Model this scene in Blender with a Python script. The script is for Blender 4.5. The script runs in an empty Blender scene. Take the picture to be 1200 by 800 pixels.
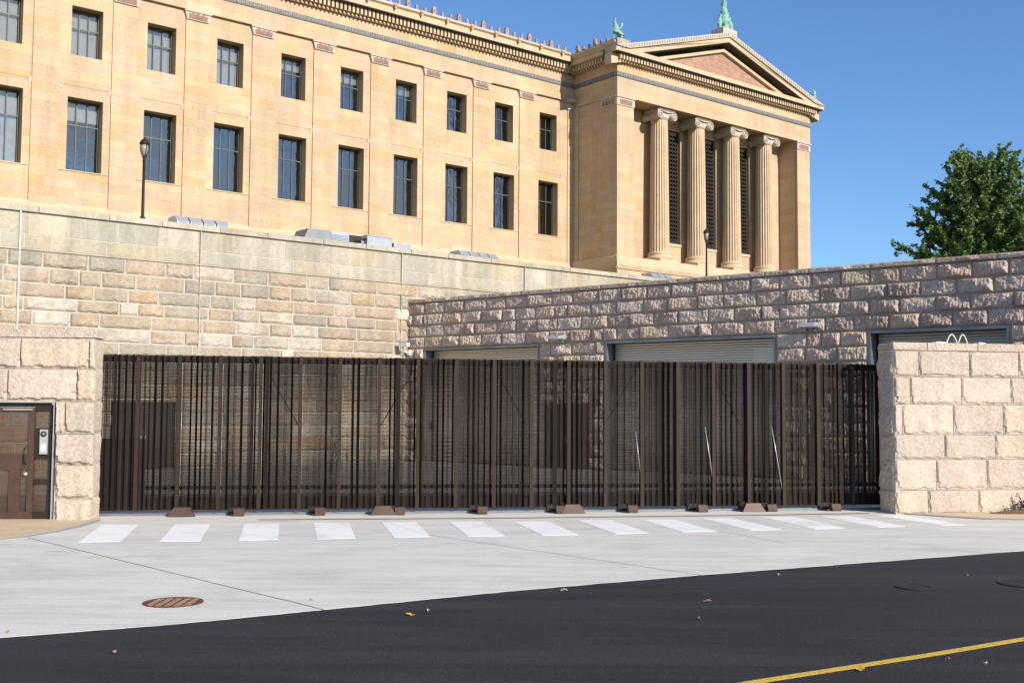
import bpy, bmesh, math, random
from mathutils import Vector, Matrix, noise, Euler
R = math.radians
C = bpy.context.scene.collection
scene = bpy.context.scene

# ------------------------------------------------------------------ camera
H = 2.3
FOC, PITCH, ROLL = 1282.6, .0608, .0063          # in pixels of a 1200 px wide picture, radians
cF = Vector((0, math.cos(PITCH), math.sin(PITCH)))
cU0 = Vector((0, -math.sin(PITCH), math.cos(PITCH))); cR0 = Vector((1, 0, 0))
cR = cR0*math.cos(ROLL) + cU0*math.sin(ROLL)
cU = cU0*math.cos(ROLL) - cR0*math.sin(ROLL)
EYE = Vector((0, 0, H))
cd = bpy.data.cameras.new('camera'); cam = bpy.data.objects.new('camera', cd); C.objects.link(cam)
cam.matrix_world = Matrix(((cR.x, cU.x, -cF.x, EYE.x), (cR.y, cU.y, -cF.y, EYE.y), (cR.z, cU.z, -cF.z, EYE.z), (0, 0, 0, 1)))
cd.sensor_width = 36; cd.lens = FOC/1200*36; cd.clip_start = .1; cd.clip_end = 6000
scene.camera = cam

# ------------------------------------------------------------------ sky, sun, exposure
SUN_AZ, SUN_EL = R(-46.8), R(25.5)               # math azimuth of the sun (x axis = 0)
sdir = Vector((math.cos(SUN_AZ)*math.cos(SUN_EL), math.sin(SUN_AZ)*math.cos(SUN_EL), math.sin(SUN_EL)))
w = bpy.data.worlds.new('World'); scene.world = w; w.use_nodes = True
nt = w.node_tree; nt.nodes.clear()
sk = nt.nodes.new('ShaderNodeTexSky'); sk.sky_type = 'NISHITA'; sk.sun_disc = False
sk.sun_elevation = SUN_EL; sk.sun_rotation = math.pi/2 - SUN_AZ
sk.altitude = 0; sk.air_density = .95; sk.dust_density = .25; sk.ozone_density = 7.0
bg = nt.nodes.new('ShaderNodeBackground'); bg.inputs[1].default_value = .125
wo = nt.nodes.new('ShaderNodeOutputWorld')
# scattered clouds over the street side of the sky: the museum windows mirror them
tcw = nt.nodes.new('ShaderNodeTexCoord'); spw = nt.nodes.new('ShaderNodeSeparateXYZ'); nt.links.new(tcw.outputs['Generated'], spw.inputs[0])
cn = nt.nodes.new('ShaderNodeTexNoise'); cn.inputs['Scale'].default_value = 4.2; cn.inputs['Detail'].default_value = 9; cn.inputs['Roughness'].default_value = .58; cn.inputs['Distortion'].default_value = .4
mpw = nt.nodes.new('ShaderNodeMapping'); mpw.inputs['Scale'].default_value = (1, 1, 2.2); mpw.inputs['Location'].default_value = (3.1, 0, .4)
nt.links.new(tcw.outputs['Generated'], mpw.inputs[0]); nt.links.new(mpw.outputs[0], cn.inputs['Vector'])
cr = nt.nodes.new('ShaderNodeMapRange'); cr.interpolation_type = 'SMOOTHSTEP'; cr.inputs[1].default_value = .43; cr.inputs[2].default_value = .62; nt.links.new(cn.outputs[0], cr.inputs[0])
dr = nt.nodes.new('ShaderNodeMapRange'); dr.interpolation_type = 'SMOOTHSTEP'; dr.inputs[1].default_value = .55; dr.inputs[2].default_value = -.25; nt.links.new(spw.outputs[1], dr.inputs[0])
ml_ = nt.nodes.new('ShaderNodeMath'); ml_.operation = 'MULTIPLY'; nt.links.new(cr.outputs[0], ml_.inputs[0]); nt.links.new(dr.outputs[0], ml_.inputs[1])
m2_ = nt.nodes.new('ShaderNodeMath'); m2_.operation = 'MULTIPLY'; nt.links.new(ml_.outputs[0], m2_.inputs[0]); m2_.inputs[1].default_value = .8
cm_ = nt.nodes.new('ShaderNodeMix'); cm_.data_type = 'RGBA'; nt.links.new(m2_.outputs[0], cm_.inputs[0]); nt.links.new(sk.outputs[0], cm_.inputs[6]); cm_.inputs[7].default_value = (4.2, 4.3, 4.5, 1)
nt.links.new(cm_.outputs[2], bg.inputs[0]); nt.links.new(bg.outputs[0], wo.inputs[0])
sl = bpy.data.lights.new('sun', 'SUN'); sl.energy = 4.6; sl.angle = R(.53); sl.color = (1, .915, .80)
so = bpy.data.objects.new('sun', sl); C.objects.link(so)
so.rotation_euler = (-sdir).to_track_quat('-Z', 'Y').to_euler(); so.location = (0, 0, 60)
scene.view_settings.view_transform = 'Standard'; scene.view_settings.look = 'None'
scene.view_settings.exposure = .45; scene.view_settings.gamma = 1
scene.render.engine = 'CYCLES'
try:
    scene.cycles.max_bounces = 8; scene.cycles.transparent_max_bounces = 12
    scene.cycles.use_denoising = True
except Exception: pass

rnd = random.Random(7)

# ------------------------------------------------------------------ geometry of the place: rays onto real surfaces
def ray(x, y): return cF*FOC + cR*(x-600) - cU*(y-400)
def ground(x, y, z=0.0):
    d = ray(x, y); t = (z-H)/d.z; return EYE + d*t

class Frame:
    """an upright plane: x runs along it to the right, y goes into it, z is up"""
    def __init__(s, ox, oy, yaw):
        s.o = Vector((ox, oy, 0)); s.yaw = yaw
        s.u = Vector((math.cos(yaw), math.sin(yaw), 0)); s.v = Vector((-math.sin(yaw), math.cos(yaw), 0))
    def hit(s, x, y, off=0.0):
        n = s.v; d = ray(x, y); P0 = s.o + n*off
        t = (P0-EYE).dot(n)/d.dot(n); P = EYE + d*t
        return (P-s.o).dot(s.u), P.z
    def world(s, a, b, z=0): return s.o + s.u*a + s.v*b + Vector((0, 0, z))

FAC = Frame(-31.44, 64.0, .6787)     # museum wing front
TER = Frame(-12.7, 41.0, .6787)      # terrace wall
DRK = Frame(-3.7, 46.9, -.68)        # loading dock wall
GAT = Frame(-8.47, 22.93, .155)      # sliding gate
LWL = Frame(-8.3, 22.15, .06)        # left entrance wall
RWL = Frame(8.52, 24.5, .18)         # right entrance wall

# ------------------------------------------------------------------ mesh helpers
class MB:
    def __init__(s): s.v = []; s.f = []; s.m = []; s.sm = []
    def add(s, vs, fs, mi=0, smooth=False):
        b = len(s.v); s.v += [tuple(v) for v in vs]; s.f += [tuple(i+b for i in f) for f in fs]
        s.m += [mi]*len(fs); s.sm += [smooth]*len(fs)
    def box(s, x0, x1, y0, y1, z0, z1, mi=0):
        s.add([(x0,y0,z0),(x1,y0,z0),(x1,y1,z0),(x0,y1,z0),(x0,y0,z1),(x1,y0,z1),(x1,y1,z1),(x0,y1,z1)],
              [(0,3,2,1),(4,5,6,7),(0,1,5,4),(1,2,6,5),(2,3,7,6),(3,0,4,7)], mi)
    def prism(s, pts, ax, a0, a1, mi=0):
        """pts 2D polygon extruded along axis ax ('x','y','z')"""
        n = len(pts)
        def P(p, a):
            return {'x': (a, p[0], p[1]), 'y': (p[0], a, p[1]), 'z': (p[0], p[1], a)}[ax]
        vs = [P(p, a0) for p in pts] + [P(p, a1) for p in pts]
        fs = [tuple(range(n))[::-1], tuple(range(n, 2*n))] + [(i, (i+1) % n, (i+1) % n+n, i+n) for i in range(n)]
        s.add(vs, fs, mi)
    def tube(s, pts, r, n=8, mi=0, caps=True, r1=None):
        pts = [Vector(p) for p in pts]; k = len(pts); rings = []
        up = None
        for i, p in enumerate(pts):
            d = (pts[min(i+1, k-1)] - pts[max(i-1, 0)]).normalized()
            if up is None: up = d.orthogonal().normalized()
            up = (up - d*up.dot(d)).normalized(); q = d.cross(up)
            rr = r if r1 is None else r + (r1-r)*i/(k-1)
            rings.append([p + (up*math.cos(t) + q*math.sin(t))*rr for t in [2*math.pi*j/n for j in range(n)]])
        vs = [v for rg in rings for v in rg]
        fs = [(i*n+j, i*n+(j+1) % n, (i+1)*n+(j+1) % n, (i+1)*n+j) for i in range(k-1) for j in range(n)]
        if caps: fs += [tuple(range(n))[::-1], tuple(range((k-1)*n, k*n))]
        s.add(vs, fs, mi, True)
    def lathe(s, prof, c=(0,0,0), n=20, mi=0, ax='z', smooth=True):
        vs = []; k = len(prof)
        for r, h in prof:
            for j in range(n):
                t = 2*math.pi*j/n; a, b = r*math.cos(t), r*math.sin(t)
                vs.append({'z': (c[0]+a, c[1]+b, c[2]+h), 'y': (c[0]+a, c[1]+h, c[2]+b), 'x': (c[0]+h, c[1]+a, c[2]+b)}[ax])
        fs = [(i*n+j, i*n+(j+1) % n, (i+1)*n+(j+1) % n, (i+1)*n+j) for i in range(k-1) for j in range(n)]
        fs += [tuple(range(n))[::-1], tuple(range((k-1)*n, k*n))]
        s.add(vs, fs, mi, smooth)
    def ball(s, c, r, sc=(1,1,1), n=10, mi=0):
        prof = [(max(r*math.sin(math.pi*i/n), 1e-3), -r*math.cos(math.pi*i/n)) for i in range(n+1)]
        vs = []; m = n*2
        for a, h in prof:
            for j in range(m):
                t = 2*math.pi*j/m; vs.append((c[0]+a*math.cos(t)*sc[0], c[1]+a*math.sin(t)*sc[1], c[2]+h*sc[2]))
        fs = [(i*m+j, i*m+(j+1) % m, (i+1)*m+(j+1) % m, (i+1)*m+j) for i in range(n) for j in range(m)]
        s.add(vs, fs, mi, True)
    def mesh(s, name, mats):
        me = bpy.data.meshes.new(name); me.from_pydata(s.v, [], s.f)
        for m in (mats if isinstance(mats, (list, tuple)) else [mats]): me.materials.append(m)
        me.polygons.foreach_set('material_index', s.m); me.polygons.foreach_set('use_smooth', s.sm)
        me.update(); return me
    def build(s, name, mats, parent=None, loc=None, fix=True):
        me = s.mesh(name, mats)
        if fix:
            bm = bmesh.new(); bm.from_mesh(me); bmesh.ops.recalc_face_normals(bm, faces=bm.faces); bm.to_mesh(me); bm.free()
        return link(name, me, parent, loc)

def link(name, me, parent=None, loc=None):
    o = bpy.data.objects.new(name, me); C.objects.link(o)
    if parent is not None: o.parent = parent
    if loc is not None: o.location = loc
    return o
def tag(o, label, cat, group=None):
    o['label'] = label; o['category'] = cat
    if group: o['group'] = group
    return o
def thing(name, label, cat, fr=None, loc=None, yaw=0, group=None):
    o = bpy.data.objects.new(name, None); C.objects.link(o); o.empty_display_size = .3
    if fr is not None: o.location = fr.o; o.rotation_euler = (0, 0, fr.yaw)
    if loc is not None: o.location = loc; o.rotation_euler = (0, 0, yaw)
    return tag(o, label, cat, group)
def copy_tree(o, parent=None):
    c = o.copy(); C.objects.link(c)
    if parent is not None: c.parent = parent
    for ch in list(o.children): copy_tree(ch, c)
    return c

# ------------------------------------------------------------------ materials
def newmat(name):
    m = bpy.data.materials.new(name); m.use_nodes = True; nt = m.node_tree; nt.nodes.clear()
    out = nt.nodes.new('ShaderNodeOutputMaterial'); b = nt.nodes.new('ShaderNodeBsdfPrincipled')
    nt.links.new(b.outputs[0], out.inputs[0]); return m, nt, b, out
def N(nt, t, **kw):
    n = nt.nodes.new(t)
    for k, v in kw.items(): setattr(n, k, v)
    return n
def ramp(nt, cols, pos=None, interp='LINEAR'):
    r = nt.nodes.new('ShaderNodeValToRGB'); e = r.color_ramp; e.interpolation = interp
    n = len(cols)
    while len(e.elements) < n: e.elements.new(.5)
    for i, c in enumerate(cols):
        e.elements[i].position = pos[i] if pos else i/(n-1); e.elements[i].color = (*c, 1)
    return r
def noise_node(nt, vec, scale, detail=6, rough=.6, sc=(1, 1, 1), rot=(0,0,0), dist=0):
    mp = nt.nodes.new('ShaderNodeMapping'); mp.inputs['Scale'].default_value = sc; mp.inputs['Rotation'].default_value = rot
    nt.links.new(vec, mp.inputs[0])
    n = nt.nodes.new('ShaderNodeTexNoise'); n.inputs['Scale'].default_value = scale
    n.inputs['Detail'].default_value = detail; n.inputs['Roughness'].default_value = rough; n.inputs['Distortion'].default_value = dist
    nt.links.new(mp.outputs[0], n.inputs['Vector']); return n
def mixc(nt, fac, a, b, mode='MIX', f=None):
    m = nt.nodes.new('ShaderNodeMix'); m.data_type = 'RGBA'; m.blend_type = mode
    if fac is not None: nt.links.new(fac, m.inputs[0])
    if f is not None: m.inputs[0].default_value = f
    for s, v in ((6, a), (7, b)):
        if isinstance(v, tuple): m.inputs[s].default_value = (*v, 1)
        else: nt.links.new(v, m.inputs[s])
    return m.outputs[2]
def bump(nt, b, h, strength, dist):
    bp = nt.nodes.new('ShaderNodeBump'); bp.inputs['Strength'].default_value = strength; bp.inputs['Distance'].default_value = dist
    nt.links.new(h, bp.inputs['Height']); nt.links.new(bp.outputs[0], b.inputs['Normal'])
def plain(name, col, rough=.7, metal=0, var=.12, scale=3, bmp=.15, bd=.01, spec=.3):
    m, nt, b, _ = newmat(name); geo = N(nt, 'ShaderNodeNewGeometry')
    n = noise_node(nt, geo.outputs['Position'], scale, 5)
    lo = tuple(c*(1-var) for c in col); hi = tuple(min(1, c*(1+var)) for c in col)
    r = ramp(nt, [lo, hi], [.3, .7]); nt.links.new(n.outputs[0], r.inputs[0]); nt.links.new(r.outputs[0], b.inputs['Base Color'])
    b.inputs['Roughness'].default_value = rough; b.inputs['Metallic'].default_value = metal
    b.inputs['Specular IOR Level'].default_value = spec
    if bmp: bump(nt, b, n.outputs[0], bmp, bd)
    return m
def stone(name, cols, pos=None, vein=(.5,.35,.2), vamt=.35, yaw=0, strat=(1, 1, 4), scale=1.6, fine=14, bs=.5, bd=.02, rough=.85, attr=False, lo=.72, hi=1.18, streak=.9):
    """cols: the colours single blocks can have, picked by a random number of each block; plus bedding and grain"""
    m, nt, b, _ = newmat(name); geo = N(nt, 'ShaderNodeNewGeometry'); P = geo.outputs['Position']
    if attr: a = N(nt, 'ShaderNodeAttribute', attribute_name='tone'); rv = a.outputs['Fac']
    else: rv = N(nt, 'ShaderNodeObjectInfo').outputs['Random']
    base = ramp(nt, cols, pos); nt.links.new(rv, base.inputs[0])
    wn = nt.nodes.new('ShaderNodeTexWhiteNoise'); wn.noise_dimensions = '1D'; nt.links.new(rv, wn.inputs['W'])
    n1 = noise_node(nt, P, scale, 6, .62, strat, (0, 0, -yaw), .6)
    n2 = noise_node(nt, P, fine, 5, .7)
    # shift bedding per block so that veins break at the joints
    off = nt.nodes.new('ShaderNodeVectorMath'); off.operation = 'MULTIPLY_ADD'
    nt.links.new(wn.outputs['Color'], off.inputs[0]); off.inputs[1].default_value = (9, 9, 9); nt.links.new(P, off.inputs[2])
    nt.links.new(off.outputs[0], n1.inputs['Vector'].links[0].from_node.inputs[0])
    vr = ramp(nt, [(0,0,0), (1,1,1)], [.5, .72]); nt.links.new(n1.outputs[0], vr.inputs[0])
    mm = nt.nodes.new('ShaderNodeMath'); mm.operation = 'MULTIPLY'; mm.inputs[1].default_value = vamt
    nt.links.new(vr.outputs[0], mm.inputs[0])
    c1 = mixc(nt, mm.outputs[0], base.outputs[0], vein)
    gr = ramp(nt, [(lo,)*3, (hi,)*3], [.3, .72]); nt.links.new(n2.outputs[0], gr.inputs[0])
    c2 = mixc(nt, None, c1, gr.outputs[0], 'MULTIPLY', 1.0)
    n4 = noise_node(nt, P, 1.0, 6, .65, (1.3, 1.3, .16), (0, 0, -yaw)); n5 = noise_node(nt, P, .22, 3, .5)
    sg = ramp(nt, [(streak,)*3, (1.03,)*3], [.36, .6]); nt.links.new(n4.outputs[0], sg.inputs[0])
    sg2 = ramp(nt, [(.93,)*3, (1.04,)*3], [.35, .65]); nt.links.new(n5.outputs[0], sg2.inputs[0])
    c2 = mixc(nt, None, c2, sg.outputs[0], 'MULTIPLY', 1.0); c2 = mixc(nt, None, c2, sg2.outputs[0], 'MULTIPLY', 1.0)
    nt.links.new(c2, b.inputs['Base Color']); b.inputs['Roughness'].default_value = rough; b.inputs['Specular IOR Level'].default_value = .25
    ad = nt.nodes.new('ShaderNodeMath'); ad.operation = 'ADD'; nt.links.new(n1.outputs[0], ad.inputs[0]); nt.links.new(n2.outputs[0], ad.inputs[1])
    bump(nt, b, ad.outputs[0], bs, bd)
    return m

M = {}
yt = FAC.yaw
SC = [(.53,.405,.255), (.55,.425,.275), (.49,.37,.235), (.57,.435,.26), (.53,.375,.25), (.54,.42,.29), (.54,.38,.265), (.49,.385,.265), (.53,.365,.195), (.57,.45,.315)]
kw = dict(vein=(.49,.33,.21), vamt=.5, yaw=yt, strat=(.22, .22, 3.4), scale=1.0, fine=6, bs=.12, bd=.02, lo=.86, hi=1.08)
M['sand'] = stone('museum_sandstone', SC, **kw)
M['sanda'] = stone('museum_sandstone_cladding', SC, attr=True, **kw)
M['sandp'] = plain('museum_sandstone_plain', (.52,.40,.265), .85, var=.1, scale=1.2, bmp=.1)
M['core'] = plain('wall_core', (.42,.30,.18), .9)
M['terr'] = stone('terrace_stone', [(.41,.355,.27), (.46,.365,.265), (.375,.335,.265), (.44,.385,.30), (.335,.31,.26), (.47,.39,.29), (.41,.345,.26), (.60,.555,.48), (.38,.34,.28), (.48,.355,.23)],
                  vein=(.35,.22,.11), vamt=.6, yaw=yt, strat=(.8, .8, 2.6), scale=1.5, fine=8, bs=.5, bd=.04, lo=.72, hi=1.12, streak=.80)
M['terrs'] = stone('terrace_smooth_stone', [(.42,.385,.31), (.44,.395,.30), (.47,.43,.35), (.39,.365,.305), (.455,.395,.275), (.52,.475,.40), (.41,.375,.31)],
                   vein=(.33,.29,.21), vamt=.45, yaw=yt, strat=(2.5, 2.5, .8), scale=1.1, fine=7, bs=.25, bd=.02, lo=.82, hi=1.1, streak=.76)
M['tmort'] = plain('pale_mortar', (.53,.49,.42), .9, var=.15, scale=4)
M['dark'] = stone('dock_wall_stone', [(.54,.435,.375), (.46,.37,.32), (.58,.485,.42), (.52,.44,.385), (.54,.42,.33), (.41,.33,.285), (.53,.45,.395), (.58,.47,.35)],
                  vein=(.30,.19,.12), vamt=.5, yaw=-.68, strat=(1, 1, 1.6), scale=2.2, fine=9, bs=.5, bd=.04, lo=.72, hi=1.15)
M['dmort'] = plain('brown_mortar', (.35,.285,.245), .95, var=.15, scale=5)
PK = [(.555,.475,.39), (.585,.50,.405), (.50,.43,.365), (.61,.53,.44), (.57,.475,.365), (.53,.445,.39)]
M['pink'] = stone('pink_rock_faced_stone', PK, vein=(.49,.39,.30), vamt=.75, yaw=.1, strat=(.8, .8, 1.5), scale=1.7, fine=15, bs=.8, bd=.03, lo=.72, hi=1.12)
M['pmort'] = plain('pink_wall_mortar', (.50,.435,.39), .9, var=.1, scale=5)
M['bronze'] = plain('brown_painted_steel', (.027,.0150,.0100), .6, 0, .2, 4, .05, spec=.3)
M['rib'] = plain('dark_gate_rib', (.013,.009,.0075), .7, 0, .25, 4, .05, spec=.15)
M['bronzel'] = plain('light_brown_steel', (.075,.043,.030), .5, .1, .18, 5, .05, spec=.4)  # paler brown steel than the gate posts
M['black'] = plain('black_steel', (.02,.018,.018), .5, .2, .2, 4, .0, spec=.4)
M['steel'] = plain('grey_steel', (.22,.235,.25), .45, .6, .12, 3, .05, spec=.5)
M['galv'] = plain('galvanised_metal', (.42,.45,.48), .38, .8, .15, 2, .05, spec=.5)
M['white'] = plain('white_paint', (.75,.75,.74), .5, 0, .05, 4, 0)
M['alu'] = plain('pale_metal', (.52,.54,.55), .35, .5, .08, 4, 0)
M['copper'] = plain('green_patina', (.20,.38,.33), .7, 0, .35, 5, .3)
M['soff'] = plain('soffit_shade_tone', (.075,.06,.048), .8, 0, .2, 3, .1)  # near-black tone, paints the shade under the pediment rakes
M['terra'] = plain('terracotta', (.36,.235,.185), .8, 0, .28, 2.5, .3)
M['terrad'] = plain('red_terracotta', (.27,.17,.13), .8, 0, .35, 6, .3)
M['limew'] = plain('pale_ornament_stone', (.48,.41,.345), .8, 0, .18, 4, .3)
M['band'] = plain('blue_grey_band', (.14,.15,.16), .7, 0, .3, 5, .2)
M['bandl'] = plain('light_band_relief', (.27,.26,.24), .7, 0, .3, 5, .2)
M['winframe'] = plain('grey_green_window_frame', (.085,.10,.09), .5, .3, .1, 3, 0)
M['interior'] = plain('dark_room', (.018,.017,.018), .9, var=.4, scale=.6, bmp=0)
M['blind'] = plain('pale_blind', (.62,.62,.60), .8, var=.12, scale=1.5)
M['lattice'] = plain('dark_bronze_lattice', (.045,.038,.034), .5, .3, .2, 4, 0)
M['leafy'] = plain('yellow_leaf', (.60,.38,.03), .6, var=.2, scale=40, bmp=0)
M['leafb'] = plain('brown_leaf', (.28,.18,.09), .7, var=.25, scale=40, bmp=0)
M['cover'] = plain('worn_iron_cover', (.034,.034,.036), .7, .3, .3, 20, .3, .004)
M['paper'] = plain('white_scrap', (.6,.6,.57), .7, var=.05, scale=40, bmp=0)
M['orange'] = plain('orange_paint', (.55,.19,.05), .5, var=.08, bmp=0)
M['mulch'] = plain('brown_mulch', (.16,.09,.055), .95, var=.5, scale=30, bmp=1, bd=.03)
M['bark'] = plain('bark', (.12,.09,.07), .9, var=.4, scale=12, bmp=.8, bd=.03)
M['plum'] = plain('plum_leaf', (.085,.022,.035), .6, var=.5, scale=20, bmp=0)

def tympanum_mat():
    m, nt, b, _ = newmat('tympanum_brick'); geo = N(nt, 'ShaderNodeNewGeometry')
    n = noise_node(nt, geo.outputs['Position'], 1.2, 8, .7, (1, 1, 3)); n2 = noise_node(nt, geo.outputs['Position'], 9, 4, .8)
    r = ramp(nt, [(.24,.135,.095), (.36,.225,.16), (.42,.285,.20)], [.3, .5, .7]); nt.links.new(n.outputs[0], r.inputs[0])
    g = ramp(nt, [(.7,.7,.7), (1.25,1.2,1.15)], [.35, .65]); nt.links.new(n2.outputs[0], g.inputs[0])
    nt.links.new(mixc(nt, None, r.outputs[0], g.outputs[0], 'MULTIPLY', 1.0), b.inputs['Base Color']); b.inputs['Roughness'].default_value = .9
    bump(nt, b, n2.outputs[0], .5, .03); return m
M['tymp'] = tympanum_mat()

def glass_mat():
    m, nt, b, out = newmat('window_glass'); nt.nodes.remove(b)
    g = N(nt, 'ShaderNodeBsdfGlossy'); g.inputs['Roughness'].default_value = .03; g.inputs['Color'].default_value = (.56, .56, .55, 1)
    t = N(nt, 'ShaderNodeBsdfTransparent'); t.inputs['Color'].default_value = (.9, .92, .93, 1)
    fr = N(nt, 'ShaderNodeFresnel'); fr.inputs['IOR'].default_value = 1.6
    ma = N(nt, 'ShaderNodeMath', operation='MULTIPLY_ADD'); ma.inputs[1].default_value = 1.3; ma.inputs[2].default_value = .17; nt.links.new(fr.outputs[0], ma.inputs[0])
    geo = N(nt, 'ShaderNodeNewGeometry'); n = noise_node(nt, geo.outputs['Position'], .9, 3, .5)
    bp = N(nt, 'ShaderNodeBump'); bp.inputs['Strength'].default_value = .6; bp.inputs['Distance'].default_value = .05
    nt.links.new(n.outputs[0], bp.inputs['Height']); nt.links.new(bp.outputs[0], g.inputs['Normal'])
    mx = N(nt, 'ShaderNodeMixShader'); nt.links.new(ma.outputs[0], mx.inputs[0]); nt.links.new(t.outputs[0], mx.inputs[1]); nt.links.new(g.outputs[0], mx.inputs[2])
    nt.links.new(mx.outputs[0], out.inputs[0]); return m
M['glass'] = glass_mat()

def mesh_mat(name, col, cell, hole, rough=.45):
    """perforated sheet: round-cornered holes cut in rows, in the object's own coordinates"""
    m, nt, b, out = newmat(name)
    geo = N(nt, 'ShaderNodeNewGeometry'); n = noise_node(nt, geo.outputs['Position'], 3, 5)
    r = ramp(nt, [tuple(c*.75 for c in col), tuple(c*1.25 for c in col)], [.3, .7]); nt.links.new(n.outputs[0], r.inputs[0])
    nt.links.new(r.outputs[0], b.inputs['Base Color']); b.inputs['Roughness'].default_value = rough; b.inputs['Metallic'].default_value = 0; b.inputs['Specular IOR Level'].default_value = .15
    tc = N(nt, 'ShaderNodeTexCoord'); sp = N(nt, 'ShaderNodeSeparateXYZ'); nt.links.new(tc.outputs['Object'], sp.inputs[0])
    prev = None
    for ax, ce, ho in (('X', cell[0], hole[0]), ('Z', cell[1], hole[1])):
        a = N(nt, 'ShaderNodeMath', operation='DIVIDE'); a.inputs[1].default_value = ce; nt.links.new(sp.outputs[ax], a.inputs[0])
        f = N(nt, 'ShaderNodeMath', operation='FRACT'); nt.links.new(a.outputs[0], f.inputs[0])
        l = N(nt, 'ShaderNodeMath', operation='LESS_THAN'); l.inputs[1].default_value = ho/ce; nt.links.new(f.outputs[0], l.inputs[0])
        if prev is None: prev = l
        else:
            k = N(nt, 'ShaderNodeMath', operation='MULTIPLY'); nt.links.new(prev.outputs[0], k.inputs[0]); nt.links.new(l.outputs[0], k.inputs[1]); prev = k
    t = N(nt, 'ShaderNodeBsdfTransparent'); mx = N(nt, 'ShaderNodeMixShader')
    nt.links.new(prev.outputs[0], mx.inputs[0]); nt.links.new(b.outputs[0], mx.inputs[1]); nt.links.new(t.outputs[0], mx.inputs[2])
    nt.links.new(mx.outputs[0], out.inputs[0]); return m
M['perf'] = mesh_mat('perforated_bronze_sheet', (.026,.018,.0145), (.020, .030), (.0124, .0186), .6)
M['perfb'] = mesh_mat('perforated_backing_sheet', (.022,.0155,.0125), (.0203, .03045), (.0124, .0190), .6)
M['perfd'] = mesh_mat('perforated_door_sheet', (.070,.042,.029), (.016, .024), (.0052, .0088))

def ground_mat(name, cols, pos, scale, fine, rough, bs, bd, streak=None, spec=.3, speck=None, lines=None):
    m, nt, b, _ = newmat(name); geo = N(nt, 'ShaderNodeNewGeometry'); P = geo.outputs['Position']
    n1 = noise_node(nt, P, scale, 7, .6, streak or (1, 1, 1), (0, 0, -.3), .8); n2 = noise_node(nt, P, fine, 4, .75)
    r = ramp(nt, cols, pos); nt.links.new(n1.outputs[0], r.inputs[0])
    g = ramp(nt, [(.86,)*3, (1.1,)*3] if not speck else [(speck[0],)*3, (speck[1],)*3], [.35, .65]); nt.links.new(n2.outputs[0], g.inputs[0])
    c = mixc(nt, None, r.outputs[0], g.outputs[0], 'MULTIPLY', 1.0)
    if name == 'driveway_concrete':
        n6 = noise_node(nt, P, .55, 7, .62, (1, 1.6, 1), (0, 0, .5), 1.2)
        g6 = ramp(nt, [(1, 1, 1), (.985, .985, .99), (.87, .87, .885)], [.5, .58, .72]); nt.links.new(n6.outputs[0], g6.inputs[0])
        c = mixc(nt, None, c, g6.outputs[0], 'MULTIPLY', 1.0)
    if lines:
        n3 = noise_node(nt, P, lines[0], 3, .5, (.25, 3, 1), (0, 0, -.32), .5)
        g3 = ramp(nt, [(1, 1, 1), (lines[1],)*3, (1, 1, 1)], [.44, .5, .58]); nt.links.new(n3.outputs[0], g3.inputs[0])
        c = mixc(nt, None, c, g3.outputs[0], 'MULTIPLY', 1.0)
    nt.links.new(c, b.inputs['Base Color']); b.inputs['Roughness'].default_value = rough; b.inputs['Specular IOR Level'].default_value = spec
    bump(nt, b, n2.outputs[0], bs, bd); return m
M['conc'] = ground_mat('driveway_concrete', [(.55,.53,.485), (.635,.615,.57), (.69,.67,.62)], [.3, .5, .72], .45, 30, .85, .15, .004, (1, 2.2, 1), lines=(.8, .90), speck=(.90, 1.07))
M['concw'] = plain('kerb_concrete', (.66,.64,.60), .85, var=.06, scale=3, bmp=.1)
M['concg'] = plain('grey_edging_concrete', (.33,.335,.34), .85, var=.08, scale=6, bmp=.1)
M['asph'] = ground_mat('asphalt', [(.019,.019,.021), (.025,.025,.027), (.035,.035,.036)], [.3, .5, .75], .6, 34, .85, .8, .008, (.4, 2.5, 1), speck=(.55, 1.6), lines=(.5, .78))
M['aggr'] = ground_mat('tan_pebble_paving', [(.52,.41,.27), (.60,.48,.33)], [.35, .65], 1.5, 45, .9, .6, .006, speck=(.7, 1.25))
M['yard'] = ground_mat('yard_concrete', [(.36,.35,.34), (.46,.45,.43)], [.35, .65], .35, 20, .9, .1, .004)
M['soil'] = ground_mat('ground', [(.10,.12,.05), (.16,.15,.08)], [.35, .65], .2, 8, .95, .3, .02)
def paint_mat():
    m, nt, b, _ = newmat('worn_white_road_paint'); geo = N(nt, 'ShaderNodeNewGeometry')
    n = noise_node(nt, geo.outputs['Position'], 5, 8, .75); n2 = noise_node(nt, geo.outputs['Position'], 1.1, 3, .5)
    a = N(nt, 'ShaderNodeMath', operation='ADD'); nt.links.new(n.outputs[0], a.inputs[0]); nt.links.new(n2.outputs[0], a.inputs[1])
    r = ramp(nt, [(.66,.64,.60), (.79,.79,.765), (.84,.84,.82)], [.38, .45, .62])
    h = N(nt, 'ShaderNodeMath', operation='MULTIPLY'); h.inputs[1].default_value = .5; nt.links.new(a.outputs[0], h.inputs[0])
    nt.links.new(h.outputs[0], r.inputs[0]); nt.links.new(r.outputs[0], b.inputs['Base Color']); b.inputs['Roughness'].default_value = .75; return m
M['line'] = paint_mat()
M['joint'] = plain('joint_filler', (.16,.15,.145), .9, var=.3, scale=12, bmp=0)
M['jointl'] = plain('pale_joint', (.40,.395,.385), .9, var=.1, scale=12, bmp=0)
M['rustl'] = plain('worn_rusty_iron', (.36,.215,.155), .7, .1, .35, 25, .4, .004)
M['rust'] = plain('rusty_iron', (.13,.065,.045), .75, .2, .45, 25, .4, .004)
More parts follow.
